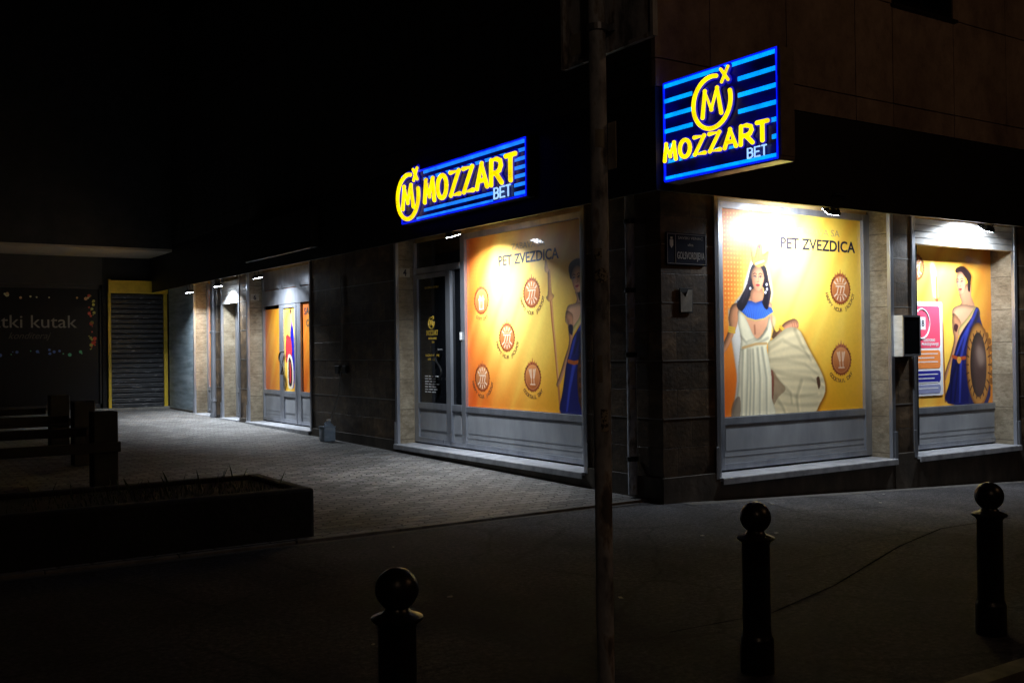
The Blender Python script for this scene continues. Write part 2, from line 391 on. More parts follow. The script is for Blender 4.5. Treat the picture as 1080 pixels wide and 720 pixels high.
def smooth_noise(pr, cell, seed):
    rs = np.random.RandomState(seed); a = rs.rand(pr.ny, pr.nx); b = blur(a, cell); b -= b.min(); return b / b.max()
def background(pr, cx, cy, left=(238, 125, 40), mid=(253, 214, 60), right=(232, 160, 24), seed=1, uo=0):
    U, V = pr.U, pr.V; W, H = pr.W, pr.H
    g = np.exp(-(((U-cx)/(.6*W))**2 + ((V-cy)/(.57*H))**2) * 1.1)
    side = np.clip((U - cx) / W * 1.3 + .5, 0, 1)[..., None]; g = g * np.clip(U/(.42*W) + .12 + .25*(V/H), 0, 1)
    base = np.array(left)*(1-side) + np.array(right)*side
    im = base*(1-g[..., None]) + np.array(mid)*g[..., None]
    q = (U - V * .62 + .25*smooth_noise(pr, 60, seed))                    # diagonal beams of light printed in the artwork
    for c_, wd, am in ((-.9, .10, .10), (-.42, .07, .13), (-.15, .16, .10), (.35, .09, .12), (.8, .14, .08), (1.25, .06, .12), (1.6, .12, .1)):
        im = im + (np.exp(-((q-c_)/wd)**2) * am)[..., None] * (np.array((255, 235, 110)) - im)*1.6
    for c_, wd, am in ((-.65, .08, .3), (.1, .07, .15), (.58, .06, .14), (1.05, .1, .14)):
        im = im + (np.exp(-((q-c_)/wd)**2) * am)[..., None] * (np.array((225, 110, 25)) - im)
    pr.img = np.clip(im / 255., 0, 1)
def dots(pr, u0, u1, v0, col=(255, 225, 120)):
    su, sv = .052, .052; d = np.hypot((pr.U % su) - su/2, (pr.V % sv) - sv/2)
    fade = np.clip((u1 - pr.U) / (u1-u0), 0, 1) * np.clip((pr.V - v0) / .5, 0, 1); m = np.clip(.5 - (d - .013)/.007, 0, 1) * fade
    pr.fill(m, col, .75)
def medallion(pr, c, r, kind):
    pr.fill(pr.disc(c, r*1.12, soft=4), (150, 70, 20), .35)
    for k in range(30):                                        # little leaves round the rim
        a = 2*math.pi*k/30; cc = (c[0] + math.cos(a)*r*1.0, c[1] + math.sin(a)*r*1.0); pr.fill(pr.disc(cc, r*.085, raw=True), (176, 92, 44) if k % 2 else (120, 52, 22), .9)
    pr.fill(pr.disc(c, r, raw=True), (140, 60, 30), 1, .25)
    dn = np.hypot(pr.U-c[0], pr.V-c[1])/r; top = np.clip((pr.V-c[1])/r*.5+.5, 0, 1)
    m = pr.disc(c, r*.88, raw=True); colr = (np.array((166, 86, 40))*(1-top[..., None]) + np.array((226, 150, 86))*top[..., None])/255.
    pr.img = pr.img*(1-m[..., None]) + colr*m[..., None]
    ring = np.clip(1-np.abs(dn-.86)/.05, 0, 1); pr.fill(ring, (235, 170, 110), .6)
    for k in (-2, -1, 0, 1, 2):                                      # crown on the rim
        a = math.pi/2 + k*.24; h = (1.32 if k == 0 else 1.2) - abs(k)*.02
        p0 = (c[0]+math.cos(a)*r*.95, c[1]+math.sin(a)*r*.95); p1 = (c[0]+math.cos(a)*r*h, c[1]+math.sin(a)*r*h)
        cv = pr.conv; pr.conv = None
        pr.fill(pr.line([p0, p1], r*.17, w1=r*.05), (190, 100, 60)); pr.conv = cv
    cv = pr.conv; pr.conv = None; wcol = (246, 226, 205)
    if kind == 'glass':
        for dx, ti in ((-.13, .12), (.13, -.1)):
            x, y = c[0]+dx*r*1.2, c[1]
            pr.fill(pr.poly([(x-.17*r-ti*r, y+.55*r), (x+.12*r-ti*r, y+.58*r), (x+.06*r, y-.05*r), (x-.05*r, y-.05*r)], False), wcol, .55)
            pr.fill(pr.line([(x, y-.05*r), (x+.03*r, y-.5*r)], .06*r), wcol, .95); pr.fill(pr.line([(x-.14*r, y-.52*r), (x+.16*r, y-.52*r)], .06*r), wcol, .95)
            pr.fill(pr.line([(x-.17*r-ti*r, y+.55*r), (x-.05*r, y-.05*r), (x+.06*r, y-.05*r), (x+.12*r-ti*r, y+.58*r)], .045*r), wcol, .95)
    elif kind == 'gift':
        x, y = c[0], c[1]-.25*r
        pr.fill(pr.line([(x-.3*r, y-.4*r), (x+.3*r, y-.4*r), (x+.3*r, y+.3*r), (x-.3*r, y+.3*r), (x-.3*r, y-.4*r)], .07*r), wcol)
        for dx in (-.1, .1): pr.fill(pr.line([(x+dx*r, y-.4*r), (x+dx*r, y+.3*r)], .05*r), wcol)
        pr.fill(pr.line([(x-.38*r, y+.34*r), (x+.38*r, y+.34*r)], .1*r), wcol)
        for sg in (-1, 1): pr.fill(pr.line([(x, y+.4*r), (x+sg*.25*r, y+.65*r), (x+sg*.3*r, y+.42*r), (x, y+.4*r)], .05*r), wcol)
    else:
        for k in range(14):
            a = 2*math.pi*(k+.5)/14
            if abs(math.sin(a)) < .3: continue
            pr.fill(pr.line([(c[0]+math.cos(a)*r*.52, c[1]+math.sin(a)*r*.52), (c[0]+math.cos(a)*r*.76, c[1]+math.sin(a)*r*.76)], .07*r, w1=.12*r), wcol, .95)
        for dx in (-.32, 0, .32):                                       # three seven-like reels
            x, y = c[0]+dx*r, c[1]
            pr.fill(pr.line([(x-.13*r, y+.2*r), (x+.13*r, y+.2*r), (x-.02*r, y-.28*r)], .085*r), wcol, .95)
        pr.fill(pr.line([(c[0]-.55*r, c[1]+.36*r), (c[0]+.55*r, c[1]+.36*r)], .05*r), wcol, .7); pr.fill(pr.line([(c[0]-.5*r, c[1]-.38*r), (c[0]+.5*r, c[1]-.38*r)], .05*r), wcol, .7)
    pr.conv = cv
def arc_text(mb, string, c3, u, v, r, a0, a1, h, bold=.01):
    n = len(string); u, v = Vector(u), Vector(v)
    for i, ch in enumerate(string):
        if ch == ' ': continue
        a = a0 + (a1-a0)*i/(n-1); p = Vector(c3) + u*math.cos(a)*r + v*math.sin(a)*r
        ru = (u*-math.sin(a) + v*math.cos(a)); rv = (-u*math.cos(a) - v*math.sin(a))
        mb.text(ch, p, ru, rv, h, center=True, bold=bold, depth=.0006)
def folds(pr, m, pl, w_, dark=.72, light=1.12):
    for i, l in enumerate(pl):
        a = pr.line(l, w_, soft=3, w1=w_*.4) * m; pr.mul(blur(a, 1.2), dark)
        l2 = [(x+2.0, y) for x, y in l] if pr.conv else l
        b = pr.line(l2, w_*.6, soft=3) * m; pr.mul(blur(b, 1.2), light)
def face(pr, c, s, turn=0, tilt=0.0, skin=(226, 170, 132)):       # c centre in print metres, s half height
    cv = pr.conv; pr.conv = None; ca, sa = math.cos(tilt), math.sin(tilt)
    def q(x, y): x += turn; return (c[0] + (x*ca - y*sa)*s, c[1] + (x*sa + y*ca)*s)
    ov = [q(-.0-turn + .72*math.cos(t)*(1 if math.sin(t) > -.2 else .86), 1.0*math.sin(t)) for t in np.linspace(0, 2*math.pi, 16)[:-1]]
    m = pr.poly(ov); pr.fill(m, skin, 1, .4, s_=6)
    pr.fill(pr.poly([q(-.42-turn, -.1), q(-.25, -.25), q(-.35, -.6), q(-.58-turn, -.3)])*m, (205, 120, 90), .35)      # cheeks
    for sx in (-1, 1):
        pr.fill(pr.line([q(sx*.48, .33), q(sx*.3, .42), q(sx*.12, .33)], .06*s), (60, 32, 24), .9)
        pr.fill(pr.poly([q(sx*.46, .14), q(sx*.3, .24), q(sx*.13, .12), q(sx*.3, .05)]), (120, 70, 60), .7)
        pr.fill(pr.poly([q(sx*.42, .13), q(sx*.3, .19), q(sx*.17, .12), q(sx*.3, .08)]), (240, 235, 230), .9)
        pr.fill(pr.disc(q(sx*.3, .135), .055*s, raw=True), (35, 25, 25)); pr.fill(pr.line([q(sx*.48, .16), q(sx*.3, .225), q(sx*.14, .14)], .045*s), (25, 15, 15))
    pr.fill(pr.line([q(.07, .2), q(.1, -.12), q(.12, -.2)], .04*s, soft=2), (150, 95, 70), .6); pr.fill(pr.line([q(-.09, -.22), q(.0, -.26), q(.1, -.22)], .05*s), (140, 75, 60), .8)
    pr.fill(pr.poly([q(-.22, -.48), q(-.07, -.41), q(0, -.43), q(.07, -.41), q(.22, -.48), q(.1, -.58), q(-.1, -.58)]), (170, 40, 52), 1); pr.fill(pr.line([q(-.2, -.485), q(.2, -.485)], .025*s), (90, 20, 30))
    pr.fill(pr.line([q(-.12, -.7), q(.12, -.7)], .05*s, soft=3), (170, 105, 80), .5)
    pr.conv = cv; return m

# --- print on the large window of the street front (egyptian costume)
def print_street():
    pr = Print(2.52, 2.41, .006, lambda px, py: ((lambda p: (p.x-1.22, p.z-.84))(on(px, py, 1, .35))))
    background(pr, 1.25, 1.75, left=(240, 110, 26), mid=(255, 230, 112), right=(244, 172, 22), seed=3)
    dots(pr, 0.15, .62, 1.0)
    A = lambda l: [(755+x/6, 210+y/6) for x, y in l]; B = lambda l: [(755+x/6, 325+y/6) for x, y in l]
    # skirt flying to the right with its shadow
    sk = B([(330, 200), (345, 205), (400, 160), (440, 128), (480, 120), (515, 130), (540, 160), (590, 260), (650, 370), (683, 450), (690, 530), (655, 605), (618, 662), (500, 672), (362, 678), (345, 640), (352, 500), (330, 390)])
    pr.fill(pr.poly([(x+1.6, y+1.2) for x, y in sk], soft=3), (120, 60, 10), .75)
    veil = A([(225, 385), (205, 440), (180, 520), (165, 590), (120, 650), (95, 720)]) + B([(78, 0), (80, 100), (100, 220), (120, 350), (130, 440), (120, 560), (98, 690), (160, 690), (165, 300), (150, 100), (150, 20)]) + A([(190, 690), (230, 500), (262, 400)])
    pr.fill(pr.poly(veil, soft=1.5), (232, 232, 226), .95, .2)
    pr.fill(pr.poly(A([(322, 420), (350, 520), (360, 600), (345, 670)]) + B([(352, 30), (378, 70), (360, 140), (345, 60)]) + A([(318, 660), (300, 500)]), soft=1.4), (226, 205, 160), .9, .2)
    # left arm
    m = pr.poly(B([(100, -20), (78, 60), (84, 110), (68, 170), (38, 240), (22, 300), (36, 305), (78, 240), (112, 165), (134, 100), (146, 30), (150, -30)])); pr.fill(m, (205, 140, 98), 1, .5)
    for yy in (118, 132, 146): pr.fill(pr.line(B([(80, yy), (118, yy+8)]), .022), (226, 180, 60))
    # torso skin
    m = pr.poly(A([(218, 560), (296, 560), (298, 620), (352, 660)]) + B([(352, 10), (350, 120), (300, 200), (200, 200), (140, 60), (140, 0)]) + A([(140, 660), (215, 620)])); pr.fill(m, (222, 160, 122), 1, .35)
    pr.fill(pr.line(B([(243, 110), (246, 160)]), .02, soft=3), (140, 75, 50), .8)
    # right forearm and hand
    pr.fill(pr.poly(B([(340, 60), (362, 130), (352, 185), (380, 190), (440, 150), (420, 110), (380, 150)])), (60, 38, 40), .8)
    m = pr.poly(B([(372, 172), (398, 140), (420, 105), (445, 84), (490, 66), (516, 80), (522, 104), (516, 124), (470, 128), (430, 146), (396, 178)])); pr.fill(m, (216, 148, 112), 1, .5)
    for x in (478, 492, 506): pr.fill(pr.line(B([(x, 88), (x+8, 120)]), .008), (140, 80, 60), .7)
    pr.fill(pr.line(B([(408, 118), (436, 146)]), .045), (228, 178, 60)); pr.fill(pr.line(B([(400, 130), (424, 156)]), .02), (160, 100, 30))
    # skirt right
    m = pr.poly(sk); pr.fill(m, (230, 212, 168), 1, .16, s_=4)
    lf = [(322, 236), (330, 262), (336, 290), (342, 325), (346, 360), (350, 398), (352, 440), (356, 490), (358, 540), (360, 590), (362, 630), (400, 672)]
    rg = [(500, 128), (545, 170), (585, 245), (615, 305), (645, 362), (668, 410), (684, 452), (688, 505), (680, 555), (655, 605), (625, 650), (560, 672)]
    for k_ in range(12):
        (ax_, ay_), (ex, ey) = lf[k_], rg[k_]; mx_ = ax_*.45 + ex*.55; my_ = ay_*.5 + ey*.5 - (46 - k_*7) + 9*math.sin(k_*2.3)
        ln = [((1-t_)**2*ax_ + 2*t_*(1-t_)*mx_ + t_*t_*ex, (1-t_)**2*ay_ + 2*t_*(1-t_)*my_ + t_*t_*ey) for t_ in (0, .15, .3, .45, .6, .8, 1)]
        pr.mul(blur(pr.line(B(ln), .02, soft=2.5, w1=.05)*m, 2.6), (.84, .93, .9)[k_ % 3])
        pr.mul(blur(pr.line(B([(x_+3, y_-12) for x_, y_ in ln]), .03, soft=2, w1=.05)*m, 3), 1.05)
    folds(pr, m, [B([(330, 260), (420, 200), (520, 250), (590, 300)]), B([(340, 330), (450, 330), (560, 350), (650, 420)]), B([(350, 390), (450, 420), (600, 440), (680, 500)]), B([(352, 400), (400, 460), (470, 530), (480, 600)]),
                  B([(500, 140), (540, 230), (600, 330)]), B([(420, 520), (520, 560), (640, 540)]), B([(380, 560), (420, 620), (440, 670)]), B([(540, 460), (510, 560), (520, 650)])], .06, .86, 1.06)
    pr.fill(pr.poly(B([(350, 400), (395, 450), (440, 510), (395, 560), (362, 620), (350, 640)]))*m, (120, 90, 66), .55)
    pr.fill(pr.poly(B([(345, 400), (366, 430), (362, 560), (350, 640), (340, 640)])), (130, 70, 52), .9)
    pr.fill(pr.poly(B([(636, 440), (652, 432), (660, 480), (650, 510), (640, 480)])), (70, 40, 24), .9)
    # dress
    dr = B([(142, 15), (138, 90), (152, 160), (156, 210), (150, 270), (140, 380), (142, 450), (130, 560), (118, 690), (362, 682), (352, 560), (350, 430), (335, 330), (320, 240), (345, 190), (352, 110), (335, 50), (318, 120), (268, 190), (236, 170), (200, 90), (165, 25)])
    m = pr.poly(dr); pr.fill(m, (240, 230, 196), 1, .3, s_=4)
    folds(pr, m, [B([(170, 260), (165, 400), (160, 680)]), B([(200, 262), (200, 420), (190, 680)]), B([(232, 262), (240, 440), (235, 680)]), B([(262, 255), (278, 440), (275, 680)]), B([(290, 250), (318, 440), (320, 680)]), B([(215, 262), (218, 500), (212, 680)])], .034, .74, 1.08)
    folds(pr, m, [B([(150, 170), (190, 215), (250, 190)]), B([(320, 130), (280, 190), (180, 240)]), B([(330, 190), (260, 225), (160, 262)])], .035, .74, 1.1)
    pr.fill(pr.line(B([(168, 250), (250, 226), (318, 222)]), .03), (206, 160, 96), .8)
    pr.fill(pr.poly(B([(105, 600), (150, 560), (150, 690), (98, 690)])), (96, 74, 60), .6)
    # collar
    m = pr.poly(A([(132, 645), (180, 650), (216, 640), (250, 655), (290, 640), (320, 672), (352, 690)]) + B([(356, 30), (305, 66), (250, 78), (198, 62), (160, 25)])); pr.fill(m, (64, 112, 214), 1, .4)
    for k in range(16):
        x = 140 + k*14; pr.fill(pr.line([*A([(200+k*6.2, 648)]), *B([(158+k*12.8, 20+52*math.sin(math.pi*(k+.8)/17))])], .007), (24, 44, 130), .55)
    pr.fill(pr.line(B([(160, 28), (198, 62), (250, 77), (305, 66), (354, 32)]), .016), (222, 190, 96))
    # hair, face, crown
    hair = A([(240, 402), (218, 440), (204, 500), (186, 560), (160, 610), (132, 662), (136, 690), (160, 708), (190, 672), (214, 618), (262, 560), (300, 560), (300, 610), (292, 660), (322, 700), (340, 640), (347, 590), (336, 530), (320, 450), (302, 412), (270, 396)])
    m = pr.poly(hair); pr.fill(m, (26, 20, 30), 1)
    for l in ([(215, 470), (195, 560), (165, 650)], [(325, 480), (338, 580), (330, 670)], [(225, 450), (208, 540), (190, 620)]): pr.fill(pr.line(A(l), .012, soft=3)*m, (92, 74, 96), .5)
    m = pr.poly(A([(226, 570), (292, 570), (290, 640), (222, 640)])); pr.fill(m, (196, 134, 100), 1, .3)
    cx_, cy_ = pr.conv(755+262/6, 210+503/6); face(pr, (cx_, cy_), .155, turn=.02, skin=(206, 144, 108))
    pr.fill(pr.poly(A([(222, 450), (232, 428), (262, 424), (292, 430), (305, 452), (306, 425), (285, 405), (240, 405)])), (30, 22, 30), .95)
    m = pr.poly(A([(214, 300), (232, 345), (240, 372), (254, 330), (262, 296), (276, 284), (290, 300), (294, 350), (332, 330), (322, 392), (300, 420), (262, 432), (232, 408), (222, 372)])); pr.fill(m, (196, 146, 70), .95, .5, s_=3)
    for l in ([(235, 380), (262, 400), (315, 375)], [(240, 400), (270, 415), (305, 400)], [(272, 300), (268, 380)]): pr.fill(pr.line(A(l), .018), (196, 150, 60), .9)
    pr.fill(pr.disc(A([(274, 302)])[0], .022), (120, 60, 60)); pr.fill(pr.line(A([(250, 410), (300, 392)]), .03), (90, 140, 160), .7)
    for x, y in ((190, 530), (216, 565), (320, 540), (322, 570), (312, 590)): pr.fill(pr.disc(A([(x, y)])[0], .017), (225, 225, 235))
    medallion(pr, pr.conv(886, 305), .185, 'reel'); medallion(pr, pr.conv(887, 379.5), .185, 'glass')
    return pr
def roman_woman(pr, hair, facep, s, tilt, neck, torso, arm, dress, cream, fold, turn=0):
    pr.fill(pr.poly([(x+1.3, y+.6) for x, y in hair], soft=3), (130, 60, 20), .5)
    m = pr.poly(neck); pr.fill(m, (208, 148, 112), 1, .4)
    m = pr.poly(torso); pr.fill(m, (226, 172, 134), 1, .4)
    m = pr.poly(arm); pr.fill(m, (204, 142, 102), 1, .5)
    m = pr.poly(hair); pr.fill(m, (40, 22, 24), 1)
    face(pr, pr.conv(*facep), s, turn=turn, tilt=tilt, skin=(212, 152, 116))
    m = pr.poly(dress); pr.fill(m, (22, 26, 96), 1, .35, s_=5)
    for i, l in enumerate(fold): pr.fill(pr.line(l, .07, soft=3, w1=.03)*m, (62, 78, 196) if i % 2 == 0 else (8, 8, 40), .7)
    m = pr.poly(cream); pr.fill(m, (232, 206, 130), 1, .3)
def print_street2():
    pr = Print(1.85, 2.24, .006, lambda px, py: ((lambda p: (p.x-4.86, p.z-.80))(on(px, py, 1, .35))))
    background(pr, .55, 1.35, left=(252, 206, 90), mid=(253, 210, 84), right=(232, 130, 30), seed=5)
    A = lambda l: [(955+x/8, 255+y/8) for x, y in l]; B = lambda l: [(955+x/7.2, 340+y/7.2) for x, y in l]
    medallion(pr, pr.conv(966, 282), .17, 'reel')
    pr.fill(pr.poly(A([(205, 165), (240, 165), (270, 480), (235, 480)]), False, 4), (255, 240, 190), .8)
    pr.fill(pr.line(A([(255, 300), (262, 470)]) + B([(280, 0), (300, 600)]), .03), (150, 86, 50)); pr.fill(pr.poly(A([(235, 468), (262, 510), (292, 466), (275, 480), (250, 480)])), (150, 80, 50))
    # shield behind/at the side
    cc = B([(552, 320)])[0]
    for k in range(26):
        a = 2*math.pi*k/26; pr.fill(pr.disc((cc[0]+math.cos(a)*15.2, cc[1]+math.sin(a)*37), .05), (150, 90, 30), 1)
    dress = A([(592, 552), (622, 575), (628, 640), (650, 720)]) + B([(585, 60), (610, 300), (625, 606), (318, 612), (332, 450), (350, 300), (368, 235), (392, 150), (425, 75), (460, 20), (500, -40)])
    arm = A([(402, 600), (394, 680), (402, 740)]) + B([(360, 0), (356, 60), (366, 130), (342, 240), (312, 335), (292, 410), (302, 436), (330, 352), (368, 240), (392, 150), (404, 60), (420, 0)])
    roman_woman(pr, A([(418, 235), (440, 214), (482, 206), (520, 234), (552, 285), (548, 330), (540, 420), (522, 400), (520, 330), (470, 262), (424, 264)]), (955+464/8, 255+350/8), .165, .12,
                A([(452, 430), (540, 340), (552, 460), (580, 545), (520, 600), (425, 565), (470, 515)]), A([(398, 562), (470, 530), (552, 538), (596, 556), (560, 640), (500, 720), (470, 790), (400, 760), (392, 640)]), arm, dress,
                A([(574, 560), (592, 552), (540, 650), (470, 745), (440, 780), (452, 720), (520, 640)]),
                [A([(600, 580), (540, 700)]) + B([(430, 120), (385, 240)]), A([(612, 600), (570, 720)]) + B([(460, 150), (400, 300), (370, 600)]), B([(470, 60), (420, 260), (410, 600)]), B([(400, 260), (352, 420), (340, 600)])], turn=-.12)
    pr.fill(pr.poly(B([(372, 12), (398, 22), (386, 70), (366, 52)])), (70, 34, 40))
    pr.fill(pr.disc(cc, .30, .60), (172, 104, 40), 1, .4); pr.fill(pr.disc(cc, .265, .56), (206, 140, 62), 1, .2)
    for k in range(22):
        a = 2*math.pi*k/22; pr.fill(pr.line([(cc[0]+math.cos(a)*10.6, cc[1]+math.sin(a)*29.5), (cc[0]+math.cos(a)*13.3, cc[1]+math.sin(a)*35.5)], .022), (70, 34, 16), .9)
    m = pr.disc(cc, .20, .46); pr.fill(m, (92, 62, 60), 1, .5, s_=10)
    pr.mul(m * (.4 + .6*smooth_noise(pr, 5, 8)), .8); pr.fill(blur(pr.poly(B([(545, 170), (590, 210), (600, 300), (560, 330), (535, 250)])), 6)*m, (190, 168, 150), .6)
    pr.fill(pr.line(B([(358, 258), (400, 275), (450, 268)]), .05), (176, 74, 30)); pr.fill(pr.disc(B([(405, 285)])[0], .05), (214, 150, 60))
    return pr
def print_court():
    pr = Print(2.74, 2.41, .006, lambda px, py: ((lambda p: (4.54-p.y, p.z-.84))(on(px, py, 0, .35))))
    background(pr, 1.15, 1.45, left=(244, 92, 26), mid=(253, 232, 122), right=(226, 142, 14), seed=9)
    pr.mul(np.clip((pr.U-1.7)/1.1, 0, 1) * np.clip((pr.V-1.6)/.8, 0, 1), .6)
    dots(pr, .1, .62, 1.1, (240, 140, 40))
    A = lambda l: [(560+x/6.54, 230+y/6.54) for x, y in l]; B = lambda l: [(560+x/6.54, 335+y/6.54) for x, y in l]
    pr.fill(pr.line(A([(125, 370), (140, 560), (152, 720)]) + B([(165, 160), (188, 420), (205, 650)]), .065, w1=.04), (186, 116, 62))
    pr.fill(pr.line(A([(129, 370), (144, 560), (156, 720)]) + B([(169, 160), (192, 420)]), .02), (236, 180, 120), .8)
    pr.fill(pr.poly(A([(104, 278), (118, 330), (128, 368), (116, 378), (98, 366), (96, 330)])), (214, 160, 100), 1, .3); pr.fill(pr.poly(A([(106, 548), (118, 520), (120, 380), (130, 380), (142, 500), (162, 535), (150, 560), (128, 576)])), (206, 146, 84), 1, .4)
    dress = B([(362, 20), (330, 70), (292, 140), (266, 240), (246, 320), (222, 500), (208, 655), (372, 660), (372, 20)])
    arm = A([(246, 640), (240, 720)]) + B([(248, 0), (260, 80), (263, 180), (234, 280), (200, 395), (178, 456), (190, 474), (226, 400), (262, 270), (290, 140), (292, 60), (290, -20)])
    roman_woman(pr, A([(262, 345), (270, 314), (296, 289), (326, 278), (350, 284), (374, 306), (376, 560), (340, 570), (318, 500), (300, 400), (278, 420), (268, 390)]), (560+322/6.54, 230+420/6.54), .17, .1,
                A([(308, 500), (352, 470), (360, 620), (300, 620), (320, 560)]), A([(250, 620), (290, 592), (372, 590), (372, 730), (250, 730)]), arm, dress,
                B([(372, -30), (350, 20), (312, 80), (284, 116), (290, 70), (335, 0), (350, -50)]),
                [B([(350, 60), (300, 160), (270, 280)]), B([(330, 110), (300, 240)]), B([(300, 320), (270, 480), (250, 640)]), B([(350, 100), (330, 300)])], turn=-.1)
    pr.fill(pr.poly(B([(266, 48), (292, 56), (286, 118), (264, 96)])), (30, 20, 44))
    pr.fill(pr.line(B([(262, 300), (300, 312), (345, 300)]), .05), (170, 84, 34))
    pr.fill(pr.poly(B([(345, 240), (372, 220), (372, 640), (345, 620), (325, 500), (322, 350)])), (110, 62, 34), 1, .4)
    for y in (300, 360, 430, 500, 570): pr.fill(pr.disc(B([(342, y)])[0], .035), (60, 32, 20))
    for p, kd in (((508, 317), 'gift'), ((561, 309), 'reel'), ((535, 356), 'reel'), ((509, 398.5), 'reel'), ((562, 397.5), 'glass')): medallion(pr, pr.conv(*p), .185, kd)
    return pr
def print_small(W, H, seed, fig=False, left=(232, 120, 26), mid=(250, 190, 50)):
    pr = Print(W, H, .008); background(pr, W*.6, H*.6, left=left, mid=mid, right=(236, 150, 30), seed=seed)
    if fig:
        K = lambda l: [(W*x, H*y) for x, y in l]
        pr.fill(pr.poly(K([(.62, .86), (.8, .72), (.86, .5), (.84, .12), (.62, .08), (.6, .5), (.5, .62)])), (20, 20, 160), 1, .3)
        pr.fill(pr.poly(K([(.5, .96), (.62, .95), (.64, .84), (.5, .7), (.42, .66), (.46, .84)])), (214, 150, 110), 1, .3)
        pr.fill(pr.disc((W*.55, H*.96), .05, raw=True), (60, 34, 26))
        pr.fill(pr.poly(K([(.12, .66), (.45, .66), (.6, .6), (.62, .44), (.32, .4), (.1, .36)])), (214, 52, 60), 1, .3)
        pr.fill(pr.poly(K([(.3, .44), (.62, .42), (.76, .26), (.7, .06), (.3, .06), (.22, .26)])), (240, 226, 196)); pr.fill(pr.poly(K([(.34, .4), (.56, .38), (.66, .24), (.6, .09), (.36, .09), (.32, .24)])), (30, 16, 20)); pr.fill(pr.poly(K([(.42, .36), (.5, .35), (.56, .24), (.52, .12), (.42, .12), (.42, .24)])), (206, 50, 56))
    return pr

# ------------------------------------------------------------------ the corner building
BL = empty('corner_building', (6, 9, 0), 'dark stone-clad corner building with lit betting shop windows on both sides', 'building')
ZS = 3.45
def joints(mb, side, u0, u1, zs=(.89, 1.51, 2.13, 2.75)):
    for z in zs: mb.wb(side, u0, u1, -.004, .02, z-.006, z+.006)
openR = [(.80, 3.88), (4.33, 6.68), (7.1, 9.2)]
openL = [(1.32, 6.10), (9.50, 12.90), (13.42, 14.62), (15.12, 16.72)]
wl = MB(); jn = MB()
def walls(side, opens, end):
    a = .0 if side == 'R' else .36
    for o0, o1 in opens + [(end, None)]:
        a0 = max(a, 0.0)
        wl.wb(side, a0, o0, 0, .36, -.7, ZS)
        jj = (a0 if side == 'R' else max(a0 - .36, 0) if a0 == .36 else a0); joints(jn, side, jj + .01, o0 - .03)
        if o1: a = o1
walls('R', openR, 14); walls('L', openL, 18.9)
wl.box(.36, 14, .362, 18.9, 3.2, ZS)              # slab over the shop interior
wl.build('ground_floor_wall', M_wall, BL); jn.build_split('joint_strip', M_joint, BL)
e_ = MB(); e_.box(-.006, -.0005, 16.79, 18.9, .27, ZS-.02); e_.build('end_wall_lit_tone', noisy('blue_lit_stone', [(.3, (.14, .19, .22)), (.5, (.32, .4, .45)), (.7, (.5, .58, .64))], 1.6, .5, .6, (.6, .6, 5), rr=(.25, .6)), BL)  # paler, bluer stone sheet; lamp light on the wall put into its colour
pl = MB()
for side, opens, end in (('R', openR, 14), ('L', openL, 18.9)):
    a = -.03 if side == 'R' else 0.0
    for o0, o1 in opens + [(end, None)]:
        if side == 'L' and a == 0.0: pl.wb(side, .0, o0, -.032, -.001, -.6, .27, .004)
        else: pl.wb(side, a, o0, -.03, -.001, -.6, .27, .004)
        if o1:
            pl.wb(side, o0 + .002, o1 - .002, -.02, .36, -.6, .165, .004); a = o1
pl.build('plinth', M_plinth, BL)
rv = MB()
for side, opens in (('R', openR), ('L', openL)):
    for o0, o1 in opens:
        rv.wb(side, o0 + .001, o0 + .02, .03, .35, .2, ZS-.02); rv.wb(side, o1 - .02, o1 - .001, .03, .35, .2, ZS-.02)
rv.build_split('stone_reveal', M_trav, BL)
tr = MB()
for side, opens in (('R', openR), ('L', openL)):
    for o0, o1 in opens:
        for a in (o0, o1):
            s_ = 1 if a == o0 else -1
            tr.wb(side, a - .03*s_, a + .035*s_, -.022, .03, .2, ZS-.02, .004); tr.wb(side, a - .055*s_, a - .0*s_, -.034, -.0225, .2, .55, .003)
tr.build_split('jamb_trim', M_alu, BL)
so = MB(); so.box(-.40, 14, -.40, .36, ZS, ZS+.04); so.box(-.40, .36, .3601, 18.9, ZS, ZS+.04)
for k in range(1, 5):                                      # battens of the boarded soffit
    d = -.40 + k*.085
    so.box(d, 14, d, d+.012, ZS-.012, ZS-.001); so.box(d, d+.012, d+.02, 18.9, ZS-.012, ZS-.001)
so.box(-.40, 14, -.40, -.385, 3.25, ZS-.002); so.box(-.40, -.385, -.38, 18.9, 3.25, ZS-.002)
so.build('soffit', M_gold, BL)
fa = MB(); fa.box(-.44, 14, -.44, -.401, 3.23, 4.262); fa.box(-.44, -.401, -.4, 18.9, 3.23, 4.262)
fa.build('fascia', M_fascia, BL)
uc = MB(); uc2 = MB(); cols = [-.44, .33, 1.5, 2.68, 3.38, 4.62, 5.8, 6.98, 8.2, 9.4, 10.6, 14]; rows = [4.27, 4.56, 5.77, 7.2, 7.5, 9.5]
for i in range(len(cols)-1):
    for j in range(len(rows)-1):
        if cols[i] in (3.38, 6.98, 9.4) and rows[j] == 5.77: continue
        uc.box(cols[i]+.006, cols[i+1]-.006, -.44 - random.uniform(0, .004), -.38, rows[j]+.006, rows[j+1]-.006, .004)
uc.box(-.39, 14, -.39, .3, 4.264, 9.5); 
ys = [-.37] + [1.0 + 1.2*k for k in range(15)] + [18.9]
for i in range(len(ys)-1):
    for j in range(len(rows)-1): uc2.box(-.44 - random.uniform(0, .004), -.391, ys[i]+.006, ys[i+1]-.006, rows[j]+.006, rows[j+1]-.006, .004)
